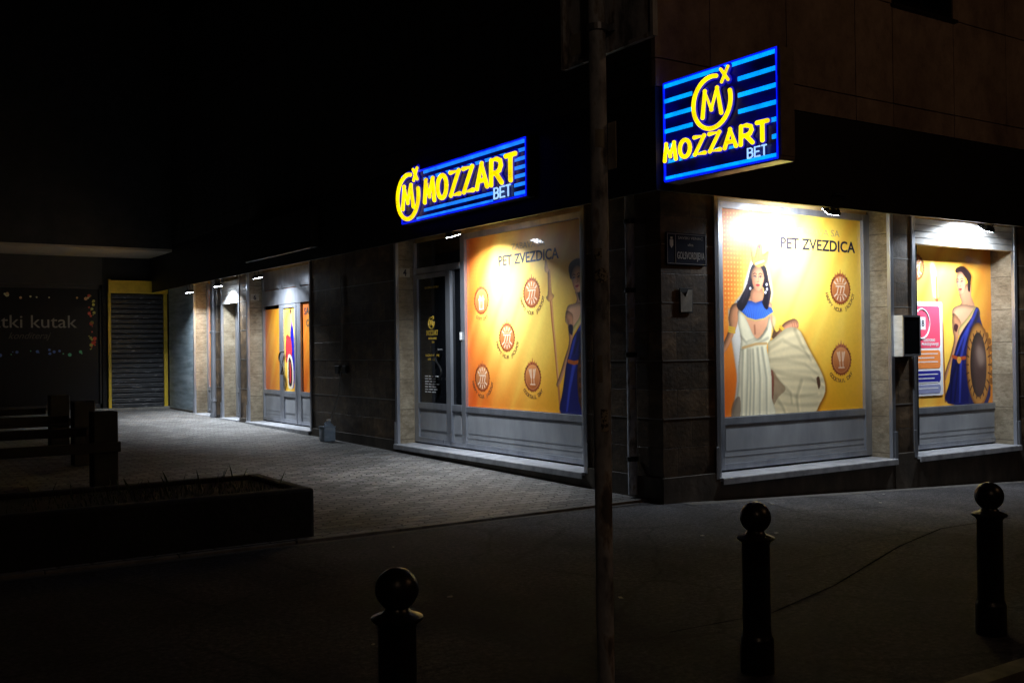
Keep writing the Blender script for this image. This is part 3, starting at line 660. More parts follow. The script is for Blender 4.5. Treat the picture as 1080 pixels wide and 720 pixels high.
uc.build('upper_cladding', M_clad, BL); uc2.build('side_cladding', noisy('shaded_cladding', [(.3, (.012, .01, .009)), (.6, (.03, .026, .022))], 3, .85, .3, (1, 1, .4)), BL)  # courtyard side coloured far darker, standing in for its lack of light
for a, b in ((3.38, 4.62), (6.98, 8.2), (9.4, 10.6)):
    f = MB(); f.box(a+.01, b-.01, -.43, -.395, 5.79, 5.86).box(a+.01, a+.08, -.43, -.395, 5.86, 7.1).box(b-.08, b-.01, -.43, -.395, 5.86, 7.1).box(a+.01, b-.01, -.43, -.395, 7.1, 7.18).box(a+.57, a+.63, -.43, -.395, 5.86, 7.1)
    wdw = f.build('upper_window', M_black, BL); g = MB(); g.box(a+.08, b-.08, -.41, -.4, 5.86, 7.1); g.build('pane', M_glass, wdw)
    g = MB(); g.box(a-.03, b+.03, -.50, -.43, 5.73, 5.765, .004); g.build('sill', M_fascia, wdw)

# windows and doors of the ground floor; each one a part of the building with its own sub-parts
def frame_bars(mb, side, us, ws, z0, z1, zl, top=3.33, d0=.30, d1=.36):
    """uprights at us, rails at z0 (bottom), zl (under the film) and z1 (above the film)"""
    for u, w_ in zip(us, ws): mb.wb(side, u - w_/2, u + w_/2, d0, d1, z0, top, .004)
    a, b = us[0] + ws[0]/2, us[-1] - ws[-1]/2
    mb.wb(side, a, b, d0+.006, d1, z0, z0+.07, .003); mb.wb(side, a, b, d0+.006, d1, zl-.085, zl-.005, .003); mb.wb(side, a, b, d0+.006, d1, z1, top, .003)
def lower(mb, side, u0, u1, z0, z1):
    mb.wb(side, u0, u1, .325, .36, z0, z1); mb.wb(side, u0+.03, u1-.03, .320, .326, z0+.15, z1-.03, .003); mb.wb(side, u0+.02, u1-.02, .320, .326, z0+.085, z0+.095, .001)
def shop_window(name, side, o0, o1, us, ws, panels, prn, pu0, pz0, zl=.84, ztop=3.25):
    f = MB(); frame_bars(f, side, us, ws, .235, ztop, zl); fr = f.build(name, M_alu, BL)
    g = MB()
    for a, b in panels: lower(g, side, a, b, .3, zl-.08)
    g.build('lower_panel', M_panel, fr)
    s = MB(); s.wb(side, o0+.004, o1-.004, -.075, .31, .175, .212, .004); s.wb(side, o0+.004, o1-.004, -.08, -.068, .14, .205, .002); s.build('window_sill', M_sill, fr)
    h = MB(); h.wb(side, o0+.03, o1-.03, .33, .36, 3.33, ZS-.02); h.build('head_board', M_gold, fr)
    if prn:
        if side == 'R': prn.make('printed_film', (pu0, .345, pz0), (1, 0, 0), (0, 0, 1), M_print, fr)
        else: prn.make('printed_film', (.345, pu0, pz0), (0, -1, 0), (0, 0, 1), M_print, fr)
    return fr
ur, vr = (1, 0, 0), (0, 0, 1); ul = (0, -1, 0)
# window 1 on the street
fr1 = shop_window('shop_window', 'R', .80, 3.88, [1.175, 3.80], [.09, .12], [(1.22, 3.74)], print_street(), 1.22, .84)
t = MB(); t.text('PET ZVEZDICA', (2.24, .343, 2.835), ur, vr, .135, 1.39, bold=.022, depth=.0006); t.build('headline_lettering', M_ink, fr1)
t = MB(); t.text('ZABAVA SA', (2.55, .343, 3.02), ur, vr, .085, .78, bold=0, depth=.0006); t.build('small_lettering', M_inkpale, fr1)
t = MB()
for p, s_ in (((886, 305), 'HAPPY HOUR JACKPOT'), ((887, 379.5), 'COCKTAIL DAY')):
    t = MB(); c = on(*p, 1, .343); a0, a1 = (R(195), R(345)) if len(s_) > 13 else (R(222), R(318)); arc_text(t, s_, c, ur, vr, .285, a0, a1, .048); t.build('medallion_lettering', M_brownink, fr1)
# window 2 on the street with its white shutter box
fr2 = shop_window('shop_window', 'R', 4.33, 6.68, [4.80, 6.735], [.11, .09], [(4.86, 6.69)], print_street2(), 4.86, .80, zl=.80, ztop=3.04)
t = MB()
for k in range(4): t.box(4.365, 6.645, -.004 + .004*(k % 2), .09, 2.955 + k*.085, 2.955 + (k+1)*.085 - .006, .004)
t.build('shutter_box', M_box, fr2)
t = MB(); t.box(4.8, 4.855, .30, .36, .3, 3.04); t.build('side_post', M_alu, fr2)
# third window, dark
fr3 = shop_window('shop_window', 'R', 7.1, 9.2, [7.15, 8.1, 9.15], [.09, .08, .09], [(7.2, 9.1)], None, 0, 0)
t = MB(); t.box(7.2, 9.1, .335, .35, .84, 3.25); t.build('dark_pane', M_glass, fr3)
t = MB()
for z in (2.5, 2.7, 2.9): t.box(7.1, 9.2, .2, .23, z, z+.03)
t.build('grille', M_alu, fr3)
# courtyard window and door of the near shop
fr4 = shop_window('shop_window', 'L', 1.32, 6.10, [1.74, 4.60], [.12, .115], [(1.8, 4.54)], print_court(), 4.54, .84)
t = MB(); t.text('PET ZVEZDICA', (.343, 3.69, 2.80), ul, vr, .135, 1.40, bold=.022, depth=.0006); t.build('headline_lettering', M_ink, fr4)
t = MB(); t.text('ZABAVA SA', (.343, 3.37, 2.99), ul, vr, .085, .78, depth=.0006); t.build('small_lettering', M_inkpale, fr4)
t = MB()
for p, s_ in (((508, 317), 'GIFT DAY'), ((561, 309), 'HAPPY HOUR JACKPOT'), ((535, 356), 'HAPPY HOUR JACKPOT'), ((509, 398.5), 'HAPPY HOUR JACKPOT'), ((562, 397.5), 'COCKTAIL DAY')):
    t = MB(); c = on(*p, 0, .343); a0, a1 = (R(195), R(345)) if len(s_) > 13 else (R(222), R(318)) if len(s_) > 9 else (R(240), R(300)); arc_text(t, s_, c, ul, vr, .285, a0, a1, .048); t.build('medallion_lettering', M_brownink, fr4)
def logo_strokes(c, u, v, R_, r, M_only=False):
    """open ring with an M inside and a small cross at the upper right; returns polylines"""
    c, u, v = Vector(c), Vector(u), Vector(v); q = lambda x, y: c + u*x*R_ + v*y*R_
    arc = [q(math.cos(a), math.sin(a)) for a in np.linspace(R(75), R(375), 30)]
    Mm = [q(-.5, -.5), q(-.36, .5), q(-.02, -.28), q(.3, .5), q(.5, -.5)]
    return [arc, Mm, [q(.5, 1.16), q(.88, .68)], [q(.88, 1.18), q(.54, .66)]]
def door(name, side, u_hi, u_lo, z0, ztop, glassm, handle_u, prn=None, prn_org=None):
    f = MB(); d0, d1 = .29, .345
    f.wb(side, u_hi-.07, u_hi, d0, d1, z0, ztop, .004); f.wb(side, u_lo, u_lo+.09, d0, d1, z0, ztop, .004)
    f.wb(side, u_lo+.09, u_hi-.07, d0+.004, d1, ztop-.07, ztop, .003); f.wb(side, u_lo+.09, u_hi-.07, d0+.004, d1, .76, .85, .003); f.wb(side, u_lo+.09, u_hi-.07, d0+.004, d1, z0, z0+.08, .003)
    fr = f.build(name, M_alu, BL)
    g = MB(); g.wb(side, u_lo+.09, u_hi-.07, d0+.03, d1-.005, z0+.08, .76); g.wb(side, u_lo+.13, u_hi-.11, d0+.02, d0+.031, z0+.2, .72, .003); g.build('kick_panel', M_panel, fr)
    if prn: prn.make('printed_film', prn_org, ul, vr, M_print, fr)
    else:
        g = MB(); g.wb(side, u_lo+.09, u_hi-.07, d0+.03, d1-.01, .85, ztop-.07); g.build('door_glass', glassm, fr)
    h = MB(); pts = []
    for i in range(15):
        t_ = i/14; z = 1.66 - .44*t_; uo = .09*math.sin(t_*math.pi*2.0); pts.append((.225, handle_u + uo, z))
    h.tube([(.29, handle_u-.02, 1.66)] + pts + [(.29, handle_u+.02, 1.22)], .016, 8); h.build('door_handle', M_black, fr, True)
    return fr
dr1 = door('shop_door', 'L', 6.02, 4.99, .235, 2.83, M_glass, 5.2)
t = MB()
for st in logo_strokes((.318, 5.56, 2.07), ul, vr, .085, .01): t.tube(st, .012, 6)
t.build('gold_emblem', M_goldprint, dr1)
for a_, k_ in ((lambda t: t.text('MOZZART', (.3185, 5.72, 1.885), ul, vr, .075, .36, bold=.03, depth=.0006), 0), (lambda t: t.text('SPORTSKE KLADIONICE', (.3185, 5.66, 1.82), ul, vr, .03, .26, depth=.0006), 0), (lambda t: t.text('18+', (.3185, 5.55, 1.76), ul, vr, .035, .08, depth=.0006), 0), (lambda t: t.text('RADNO VREME', (.3185, 5.75, 1.56), ul, vr, .035, .42, depth=.0006), 0), (lambda t: t.text('00 - 24', (.3185, 5.68, 1.5), ul, vr, .035, .26, depth=.0006), 0), (lambda t: t.text('DOBRO DOSLI', (.3185, 5.75, 2.6), ul, vr, .03, .42, depth=.0006), 0)):
    t = MB(); a_(t); t.build('gold_decal', M_goldprint, dr1)
t = MB()
for i, z in enumerate((1.25, 1.21, 1.17, 1.13, 1.09, 1.05, 1.01)):
    u0 = 5.78; 
    while u0 > 5.42:
        l_ = random.uniform(.05, .12); t.box(.3176, .3184, u0-l_, u0, z, z+.016); u0 -= l_ + .03
t.build('notice_lines', M_whiteink, dr1)
f = MB(); f.wb('L', 6.02, 6.08, .29, .36, .235, 3.33, .004); f.wb('L', 4.66, 6.02, .296, .36, 2.84, 2.93, .003); f.wb('L', 4.66, 4.98, .296, .36, .235, .3); f.wb('L', 4.93, 4.985, .285, .36, .3, 2.84, .004); f.wb('L', 4.66, 4.93, .296, .36, .76, .85, .003)
fr5 = f.build('door_frame', M_alu, BL)
g = MB(); g.wb('L', 4.66, 4.93, .325, .35, .3, .76); g.wb('L', 4.70, 4.89, .315, .326, .42, .72, .003); g.build('lower_panel', M_panel, fr5)
g = MB(); g.wb('L', 4.66, 4.93, .33, .345, .85, 2.84); g.wb('L', 4.66, 6.02, .33, .345, 2.93, 3.33); g.build('side_light', M_glass, fr5)
g = MB(); g.box(.283, .2895, 4.60, 4.66, 1.80, 1.91); g.build('sticker', M_white, fr4)
# far shop: display window with glazed door
fr6 = shop_window('shop_window', 'L', 9.50, 12.90, [9.54, 10.85, 11.80, 12.83], [.08, .2, .17, .08], [(9.58, 10.75), (11.89, 12.79)], None, 0, 0, zl=.88, ztop=2.95)
f = MB(); f.wb('L', 9.58, 12.79, .285, .33, 2.62, 2.93, .004); f.build('transom', M_alu, fr6)
for (a, b, z1, sd, fg) in ((12.79, 11.89, 2.55, 21, 0), (10.75, 9.58, 2.61, 23, 0), (12.79, 11.89, 3.33, 24, 0), (11.7, 10.96, 3.33, 25, 0), (10.75, 9.58, 3.33, 26, 0)):
    z0 = .88 if z1 < 3 else 2.94
    print_small(a-b, z1-z0, sd, left=(214, 96, 22), mid=(240, 160, 40)).make('printed_film', (.344, a, z0), ul, vr, M_print, fr6)
t = MB(); t.text('SA', (.342, 10.66, 2.38), ul, vr, .13, .25, bold=.02, depth=.0006); t.text('CA', (.342, 10.55, 2.15), ul, vr, .13, .25, bold=.02, depth=.0006); t.build('lettering', M_ink, fr6)
dr2 = door('shop_door', 'L', 11.705, 10.955, .235, 2.61, M_glass, 11.62, print_small(.59, 1.69, 31, True, left=(244, 190, 60), mid=(253, 226, 90)), (.322, 11.635, .85))
# far shop: narrow door and narrow window
fr7 = shop_window('shop_window', 'L', 13.42, 14.62, [13.47, 14.57], [.08, .1], [(13.5, 13.85)], None, 0, 0, ztop=3.2)
t = MB()
for k in range(5): t.box(-.004 + .004*(k % 2), .09, 13.47, 14.58, 2.74 + k*.1, 2.74 + (k+1)*.1 - .006, .004)
t.build('shutter_box', M_box, fr7)
print_small(.3, 2.0, 41).make('printed_film', (.34, 13.84, .85), ul, vr, M_print, fr7)
dr3 = door('shop_door', 'L', 14.52, 13.86, .235, 2.9, M_glass, 13.95)
fr8 = shop_window('shop_window', 'L', 15.12, 16.72, [15.17, 16.66], [.08, .1], [(15.2, 16.6)], None, 0, 0, ztop=3.2)
print_small(1.4, 2.36, 43, left=(240, 130, 40)).make('printed_film', (.343, 16.6, .84), ul, vr, M_print, fr8)

# ------------------------------------------------------------------ the building across the end of the courtyard
BB = empty('passage_building', (-5, 20, .2), 'dark building closing the courtyard behind, with yellow framed roller shutter', 'building')
YB = 18.95
b = MB(); b.box(-30, -1.62, YB+.3, YB+6, -.2, 4.15); b.box(-1.62, 14, YB+.05, YB+6, -.2, 4.15); b.build('wall', noisy('dark_wall', [(.3, (.006, .006, .006)), (.7, (.016, .015, .014))], 3, .9, .3), BB)  # wall in an even, very dark base colour
b = MB(); b.box(-30, -.46, 16.9, YB+6, 4.16, 11); b.build('upper_storey', noisy('dark_render', [(.3, (.008, .008, .008)), (.7, (.02, .019, .018))], 3, .85, .3), BB)  # render kept near black all over
b = MB(); b.box(-30, -.46, 16.88, YB+.3, 4.10, 4.16); b.build('passage_ceiling', mat('ceiling_paint', (.3, .26, .2), .8), BB)
b = MB(); b.box(-30, -.0, YB-.12, YB+.05, .1, .30, .01); b.build('step', M_conc, BB)
M_yel = noisy('yellow_paint', [(.3, (.5, .34, .02)), (.6, (.72, .5, .03))], 3, .5, .1)
b = MB(); b.box(-1.50, -1.43, YB-.03, YB+.05, .3, 3.55, .004); b.box(-.13, -.04, YB-.03, YB+.05, .3, 3.2, .004)
sh = b.build('shutter_guide', M_yel, BB); b = MB(); b.box(-1.5, -.04, YB-.10, YB+.05, 3.2, 3.52, .004); b.build('header_box', M_yel, sh)
b = MB()
for i in range(23): b.box(-1.43, -.13, YB+.0, YB+.045, .3 + i*.126, .3 + (i+1)*.126 - .022, .012)
b.build('roller_shutter', noisy('shutter_slats', [(.35, (.012, .014, .018)), (.6, (.03, .033, .04)), (.72, (.3, .31, .33))], 5, .4, .1, (1, 1, 5), rr=(.3, .6)), BB)
# dark shopfront of the sweet shop
b = MB(); b.box(-9, -1.64, YB+.16, YB+.2, .42, 3.3); sf = b.build('shopfront_glass', mat('shopfront_glass', (.006, .006, .008), .35, 0, .2), BB)
b = MB()
for x in (-9, -6.6, -4.2, -1.68): b.box(x, x+.07, YB+.1, YB+.2, .3, 3.4, .004)
b.box(-8.93, -1.61, YB+.1, YB+.2, 3.3, 3.4); b.box(-8.93, -1.61, YB+.1, YB+.2, .3, .42); b.box(-30, -1.62, YB+.05, YB+.3, 3.4, 4.1); b.build('shopfront_frame', M_fascia, sf)
M_dim = mat('dim_lettering', (.22, .22, .2), .6, emit=(.6, .6, .5), es=.0035)
b = MB(); wt = [0, 0]
for i_, st in enumerate(('Slatki kutak', 'tki kutak')):
    q = MB(); q.text(st, (0, 0, 0), (1, 0, 0), (0, 0, 1), .7); wt[i_] = max(v.co.x for v in q.bm.verts); q.bm.free()
wl2 = 1.71 * wt[0] / wt[1]
b = MB(); b.text('Slatki kutak', (-2.20 - wl2, YB+.155, 2.33), ur, vr, .31, wl2, bold=.0, depth=.002); b.build('shop_lettering', M_dim, sf)
b = MB(); b.text('konditeraj', (-3.75, YB+.155, 2.06), ur, vr, .16, .95, depth=.002, shear=.4); b.build('script_lettering', mat('dimmer_lettering', (.06, .06, .05), .6, emit=(.6, .5, .4), es=.0008), sf)
cols_ = [(.8, .1, .05), (.1, .5, .3), (.7, .7, .4), (.5, .5, .1), (.1, .2, .6), (.7, .4, .2)]
for ci, cc in enumerate(cols_):
    mm = mat('sweet_decal_%d' % ci, cc, .6, emit=cc, es=.003)
    for i in range(15):
        e = (i*6 + ci)
        if e % 3 == 0: x, z = -1.85 + random.uniform(-.07, .07), random.uniform(1.75, 3.15)
        elif e % 3 == 1: x, z = random.uniform(-5.8, -1.8), 1.72 + random.uniform(-.07, .07)
        else: x, z = random.uniform(-5.8, -1.8), 3.1 + random.uniform(-.06, .06)
        r_ = random.uniform(.012, .05); pts_ = [(x+r_*math.cos(a), YB+.152, z+r_*math.sin(a)) for a in np.linspace(0, 2*math.pi, 8)[:-1]]
        b = MB(); b.prism(pts_, (0, .004, 0)); b.build('sweet_decal', mm, sf)

# ------------------------------------------------------------------ light box signs
def emat(name, c, s): return mat(name, c, .4, emit=c, es=s)
E_yel = emat('sign_yellow', (1.0, .72, .0), 1.25); E_cy = emat('sign_cyan', (.0, .33, 1.0), 1.15); E_az = emat('sign_azure', (.01, .2, 1.0), 1.25)
E_halo = emat('sign_deep_blue', (.0, .0, .5), .7); E_bet = emat('sign_pale_blue', (.35, .6, 1.0), 1.2); E_edge = emat('sign_edge_blue', (.0, .01, 1.0), .95)
def sign_back():
    m = mat('sign_face', (.005, .005, .02), .35); f = noise(m, coords(m, (1, 1, 2)), 2.4, 4)
    L(m, ramp(m, f, [(.35, (.0, .0, .012)), (.65, (.0, .0, .16))]), P(m).inputs['Emission Color']); P(m).inputs['Emission Strength'].default_value = .7; return m
for m_, lo, hi in ((E_yel, .85, 1.7), (E_cy, .8, 1.6), (E_az, .8, 1.7), (E_edge, .5, 1.4)):
    mr = N(m_, 'MapRange'); mr.inputs[1].default_value = .3; mr.inputs[2].default_value = .7; mr.inputs[3].default_value = lo; mr.inputs[4].default_value = hi
    L(m_, noise(m_, coords(m_), 6, 3), mr.inputs[0]); L(m_, mr.outputs[0], P(m_).inputs['Emission Strength'])
E_back = sign_back()
GL = {'M': [[(0, 0), (.14, 1), (.5, .22), (.86, 1), (1, 0)]], 'Z': [[(.02, 1), (.95, 1), (.05, 0), (1, 0)]],
      'O': [[(.5+.5*math.cos(a), .5+.5*math.sin(a)) for a in np.linspace(0, 2*math.pi, 19)]], 'A': [[(0, 0), (.5, 1), (1, 0)], [(.24, .3), (.76, .3)]],
      'R': [[(0, 0), (.05, 1), (.55, 1), (.88, .9), (.95, .7), (.8, .52), (.5, .45), (.05, .45)], [(.45, .45), (1, 0)]], 'T': [[(0, 1), (1, 1)], [(.5, 1), (.5, 0)]],
      'B': [[(0, 0), (0, 1), (.6, 1), (.9, .88), (.9, .65), (.6, .54), (0, .54)], [(.6, .54), (.98, .4), (.98, .14), (.6, 0), (0, 0)]], 'E': [[(1, 1), (0, 1), (0, 0), (1, 0)], [(0, .5), (.8, .5)]]}
def word(string, org, u, v, wl_, gap, h, slope=0):
    out = []; x = 0; org, u, v = Vector(org), Vector(u), Vector(v)
    for i, ch in enumerate(string):
        w_ = wl_ * (1.12 if ch == 'M' else .86 if ch in 'T' else 1)
        for st in GL[ch]: out.append([org + u*(x + a*w_) + v*(b_*h + slope*(x + a*w_)) for a, b_ in st])
        x += w_ + gap
    return out
def rot_loft(sts, d): return [[p + d for p in st] for st in sts]
def lightbox(root, hm, face_x, y0, y1, z0, z1, thick, stripes, logo, wordp, betp, halo_r, r, rlogo, E_s, two=False):
    """face looks to -x; y0 is the left end seen from the courtyard (larger y)"""
    b = MB(); b.box(face_x+.012, face_x+thick, y1, y0, z0, z1, .012); b.build('housing', hm, root)
    b = MB(); b.box(face_x, face_x+.0115, y1+.012, y0-.012, z0+.012, z1-.012); b.build('face_panel', E_back, root)
    b = MB(); x = face_x - .006
    b.tube([(x, y0-.02, z0+.02), (x, y1+.02, z0+.02), (x, y1+.02, z1-.02), (x, y0-.02, z1-.02), (x, y0-.02, z0+.02)], .014, 6); b.build('edge_glow', E_edge, root)
    for (a, c_, z) in stripes:
        b = MB(); b.box(face_x-.012, face_x-.001, c_, a, z-.021, z+.021, .004); b.build('light_stripe', E_s, root)
    n = Vector((-1, 0, 0))
    b = MB()
    for st in logo: b.stroke([p + n*.001 for p in st], rlogo*1.9, 8)
    for st in wordp: b.stroke([p + n*.001 for p in st], halo_r, 8)
    h = b.mesh('halo'); 
    for v_ in h.vertices: v_.co.x = face_x - .013 + (v_.co.x - face_x)*.08
    h.transform(Matrix.Translation(-origin_of(root))); h.materials.append(E_halo); o = bpy.data.objects.new('letter_halo', h); C.objects.link(o); o.parent = root  # glow round emblem and letters, built as flattened blue emissive strokes
    b = MB()
    for i_, st in enumerate(logo): b.stroke([p + n*.03 for p in st], rlogo*(.72 if i_ > 1 else 1), 12)
    b.build('emblem', E_yel, root, True)
    b = MB()
    for st in wordp: b.stroke([p + n*.03 for p in st], r)
    b.build('lettering', E_yel, root, True)
    b = MB()
    for st in betp: b.stroke([p + n*.03 for p in st], r*.36, 8)
    b.build('small_lettering', E_bet, root, True)
M_hous = noisy('sign_housing', [(.3, (.12, .09, .06)), (.7, (.25, .2, .14))], 5, .45, .05)
# long sign over the courtyard window
s1 = empty('light_box_sign', (-.5, 3.2, 3.44), 'long lit blue sign with yellow MOZZART lettering over the courtyard window', 'sign')
fx = -.56; lg = logo_strokes((fx, 4.555, 3.80), ul, vr, .31, .03)
wd = word('MOZZART', (fx, 4.07, 3.66), ul, vr, .235, .095, .30)
bt = word('BET', (fx, 2.33, 3.485), ul, vr, .095, .04, .125)
stp = [(4.14, 1.68, 4.085), (4.14, 1.68, 3.99), (4.14, 2.4, 3.565), (4.35, 2.4, 3.47), (1.92, 1.68, 3.89), (1.92, 1.68, 3.79), (1.92, 1.68, 3.69), (1.92, 1.68, 3.59), (1.92, 1.68, 3.49)]
lightbox(s1, M_fascia, fx, 4.80, 1.66, 3.43, 4.14, .12, stp, lg, wd, bt, .058, .030, .0285, E_az)
# blade sign at the corner, standing out over the street
s2 = empty('light_box_sign', (-.27, -.5, 3.3), 'lit blue blade sign with ring emblem and MOZZART jutting out at the building corner', 'sign')
fx = -.37; lg = logo_strokes((fx, -1.185, 3.955), ul, vr, .245, .03)
wd = word('MOZZART', (fx, -.525, 3.505), ul, vr, .142, .059, .165, -.014)
bt = word('BET', (fx, -1.63, 3.355), ul, vr, .06, .025, .085)
zs_ = [4.255 - .1505*k_ for k_ in range(7)]
stp = [(-.50, -1.95, zs_[0])] + [(-.50, -.90, z) for z in zs_[1:4]] + [(-1.50, -1.95, z) for z in zs_[1:4]] + [(-.50, -.66, zs_[4]), (-1.80, -1.95, zs_[4]), (-.5, -1.56, zs_[5]+.0), (-1.9, -1.95, zs_[5]), (-.50, -1.95, zs_[6]-.02)]
lightbox(s2, M_hous, fx, -.48, -1.98, 3.29, 4.30, .20, stp, lg, wd, bt, .035, .0205, .0205, E_cy)
b = MB(); b.box(-.3, -.24, -.50, -.441, 3.5, 3.6).box(-.3, -.24, -.50, -.441, 4.0, 4.1); b.build('wall_bracket', M_black, s2)
b = MB(); b.box(-.36, -.18, -1.99, -1.981, 3.33, 4.26, .003); b.build('end_cap', M_hous, s2)
# unlit sign over the far shop
s3 = empty('unlit_sign_box', (-.5, 9.6, 3.4), 'long unlit sign box hanging in the dark over the far shop', 'sign')
b = MB(); b.box(-.60, -.445, 8.05, 11.23, 3.42, 4.1, .01); b.build('housing', M_fascia, s3)
b = MB(); b.box(-.615, -.585, 8.05, 11.23, 3.395, 3.418, .004); b.build('bottom_rail', M_alu, s3)

# ------------------------------------------------------------------ floodlights
M_lens = mat('led_lens', (1, 1, 1), .3, emit=(.82, .9, 1.0), es=60)
def make_flood():
    r_ = empty('floodlight', (0, 0, 0))
    b = MB(); b.box(-.10, .10, -.075, .075, -.004, .035, .008)
    for k_ in range(7): b.box(-.085 + k_*.026, -.078 + k_*.026, -.06, .06, .034, .055)
    b.build('housing', M_black, r_)
    b = MB(); b.box(-.088, .088, -.063, .063, -.008, -.0045); b.build('led_lens', M_lens, r_)
    b = MB()
    for sx in (-.112, .112): b.tube([(sx, 0, .015), (sx*.9, .0, .24)], .008, 6)
    b.tube([(-.101, 0, .24), (.101, 0, .24)], .008, 6); b.sphere((-.112, 0, .015), .015, 8, 6).sphere((.112, 0, .015), .015, 8, 6)
    b.build('bracket', M_black, r_)
    l = bpy.data.lights.new('lamp_light', 'AREA'); l.shape = 'RECTANGLE'; l.size = .17; l.size_y = .12; l.energy = 1; l.color = (.84, .92, 1.0); l.spread = R(132)
    o = bpy.data.objects.new('lamp_light', l); C.objects.link(o); o.parent = r_; o.location = (0, 0, -.012)
    return r_
def copy_tree(o, parent=None):
    c = o.copy(); C.objects.link(c); c.parent = parent
    for ch in o.children: copy_tree(ch, c)
    return c
flood = make_flood()
FL = [((-.345, 3.74, 3.19), -90, 18, 78, 'lit floodlight hanging over the door beside the courtyard picture window'),
      ((2.32, -.34, 3.20), 0, 40, 62, 'black floodlight tilted to the wall above the egyptian costume poster'),
      ((5.45, -.33, 3.17), 0, 36, 74, 'black floodlight in front of the white shutter box of the right window'),
      ((-.33, 11.34, 3.12), -90, 14, 84, 'lit floodlight nearest the camera of the far shop row'),
      ((-.33, 13.82, 3.10), -90, 8, 92, 'lit floodlight above the grey downpipe of the far shop'),
      ((-.33, 15.95, 3.08), -90, 8, 92, 'smallest and farthest lit floodlight, next to the blue-lit wall end')]
for i, (loc, rz, tilt, en, lab) in enumerate(FL):
    o = flood if i == 0 else copy_tree(flood)
    o.location = loc; o.rotation_euler = (R(tilt), 0, R(rz)); tag(o, lab, 'floodlight', 'floodlights hanging under the shop soffit')
    for ch in o.children:
        if ch.type == 'LIGHT':
            ch.data = ch.data.copy(); ch.data.energy = en; ch.data.spread = R(156) if 0 < i < 3 else R(132)

# ------------------------------------------------------------------ small things on the walls
# street name plate and notice on the corner pillar
p_ = empty('street_name_plate', (.355, -.01, 2.53), 'dark blue street name plate reading GOLSVORDIJEVA on the corner pillar', 'sign')
b = MB(); b.box(.06, .65, -.022, -.006, 2.53, 2.88, .006); b.build('plate', mat('navy_enamel', (.012, .016, .05), .3), p_)
b = MB()
for a in ((.075, .635, 2.545, 2.549), (.075, .635, 2.861, 2.865), (.19, .194, 2.55, 2.86), (.075, .079, 2.55, 2.86), (.631, .635, 2.55, 2.86)): b.box(a[0], a[1], -.0245, -.0221, a[2], a[3])
b.text('GOLSVORDIJEVA', (.215, -.0235, 2.60), ur, vr, .075, .40, bold=.01, depth=.0008); b.text('ulica', (.37, -.0235, 2.74), ur, vr, .03, .08, depth=.0008); b.text('SAVSKI VENAC', (.23, -.0235, 2.81), ur, vr, .03, .36, depth=.0008)
b.build('plate_lettering', M_whiteink, p_)
b = MB(); b.prism([(.11, -.0225, 2.80), (.16, -.0225, 2.80), (.16, -.0225, 2.74), (.135, -.0225, 2.71), (.11, -.0225, 2.74)], (0, -.0015, 0)); b.box(.12, .15, -.0225, -.024, 2.805, 2.83); b.build('coat_of_arms', M_whiteink, p_)
p_ = empty('notice_holder', (.34, -.01, 2.02), 'small crumpled white notice in a plastic holder below the street name plate', 'notice')
b = MB(); b.box(.25, .44, -.016, -.0065, 2.02, 2.29, .003); b.build('holder', M_rubber, p_)
b = MB(); b.prism([(.265, -.0162, 2.03), (.425, -.0162, 2.035), (.43, -.019, 2.27), (.36, -.03, 2.27), (.33, -.018, 2.19), (.26, -.0162, 2.25)], (0, -.002, 0)); b.build('paper', M_paper, p_)
# display case between the windows
p_ = empty('display_case', (4.06, -.01, 1.5), 'grey metal display case with dark front between the two street windows', 'case')
b = MB(); b.box(3.89, 4.25, -.15, -.005, 1.50, 2.02, .004); b.build('case_body', M_box, p_)
b = MB(); b.box(3.915, 4.235, -.156, -.1505, 1.53, 2.0); b.build('dark_front', M_glass, p_)
b = MB()
for a in ((3.89, 4.25, 1.505, 1.527), (3.89, 4.25, 1.998, 2.02), (3.893, 3.913, 1.528, 1.997), (4.237, 4.25, 1.528, 1.997)): b.box(a[0], a[1], -.162, -.1503, a[2], a[3])
b.build('front_frame', M_alu, p_)
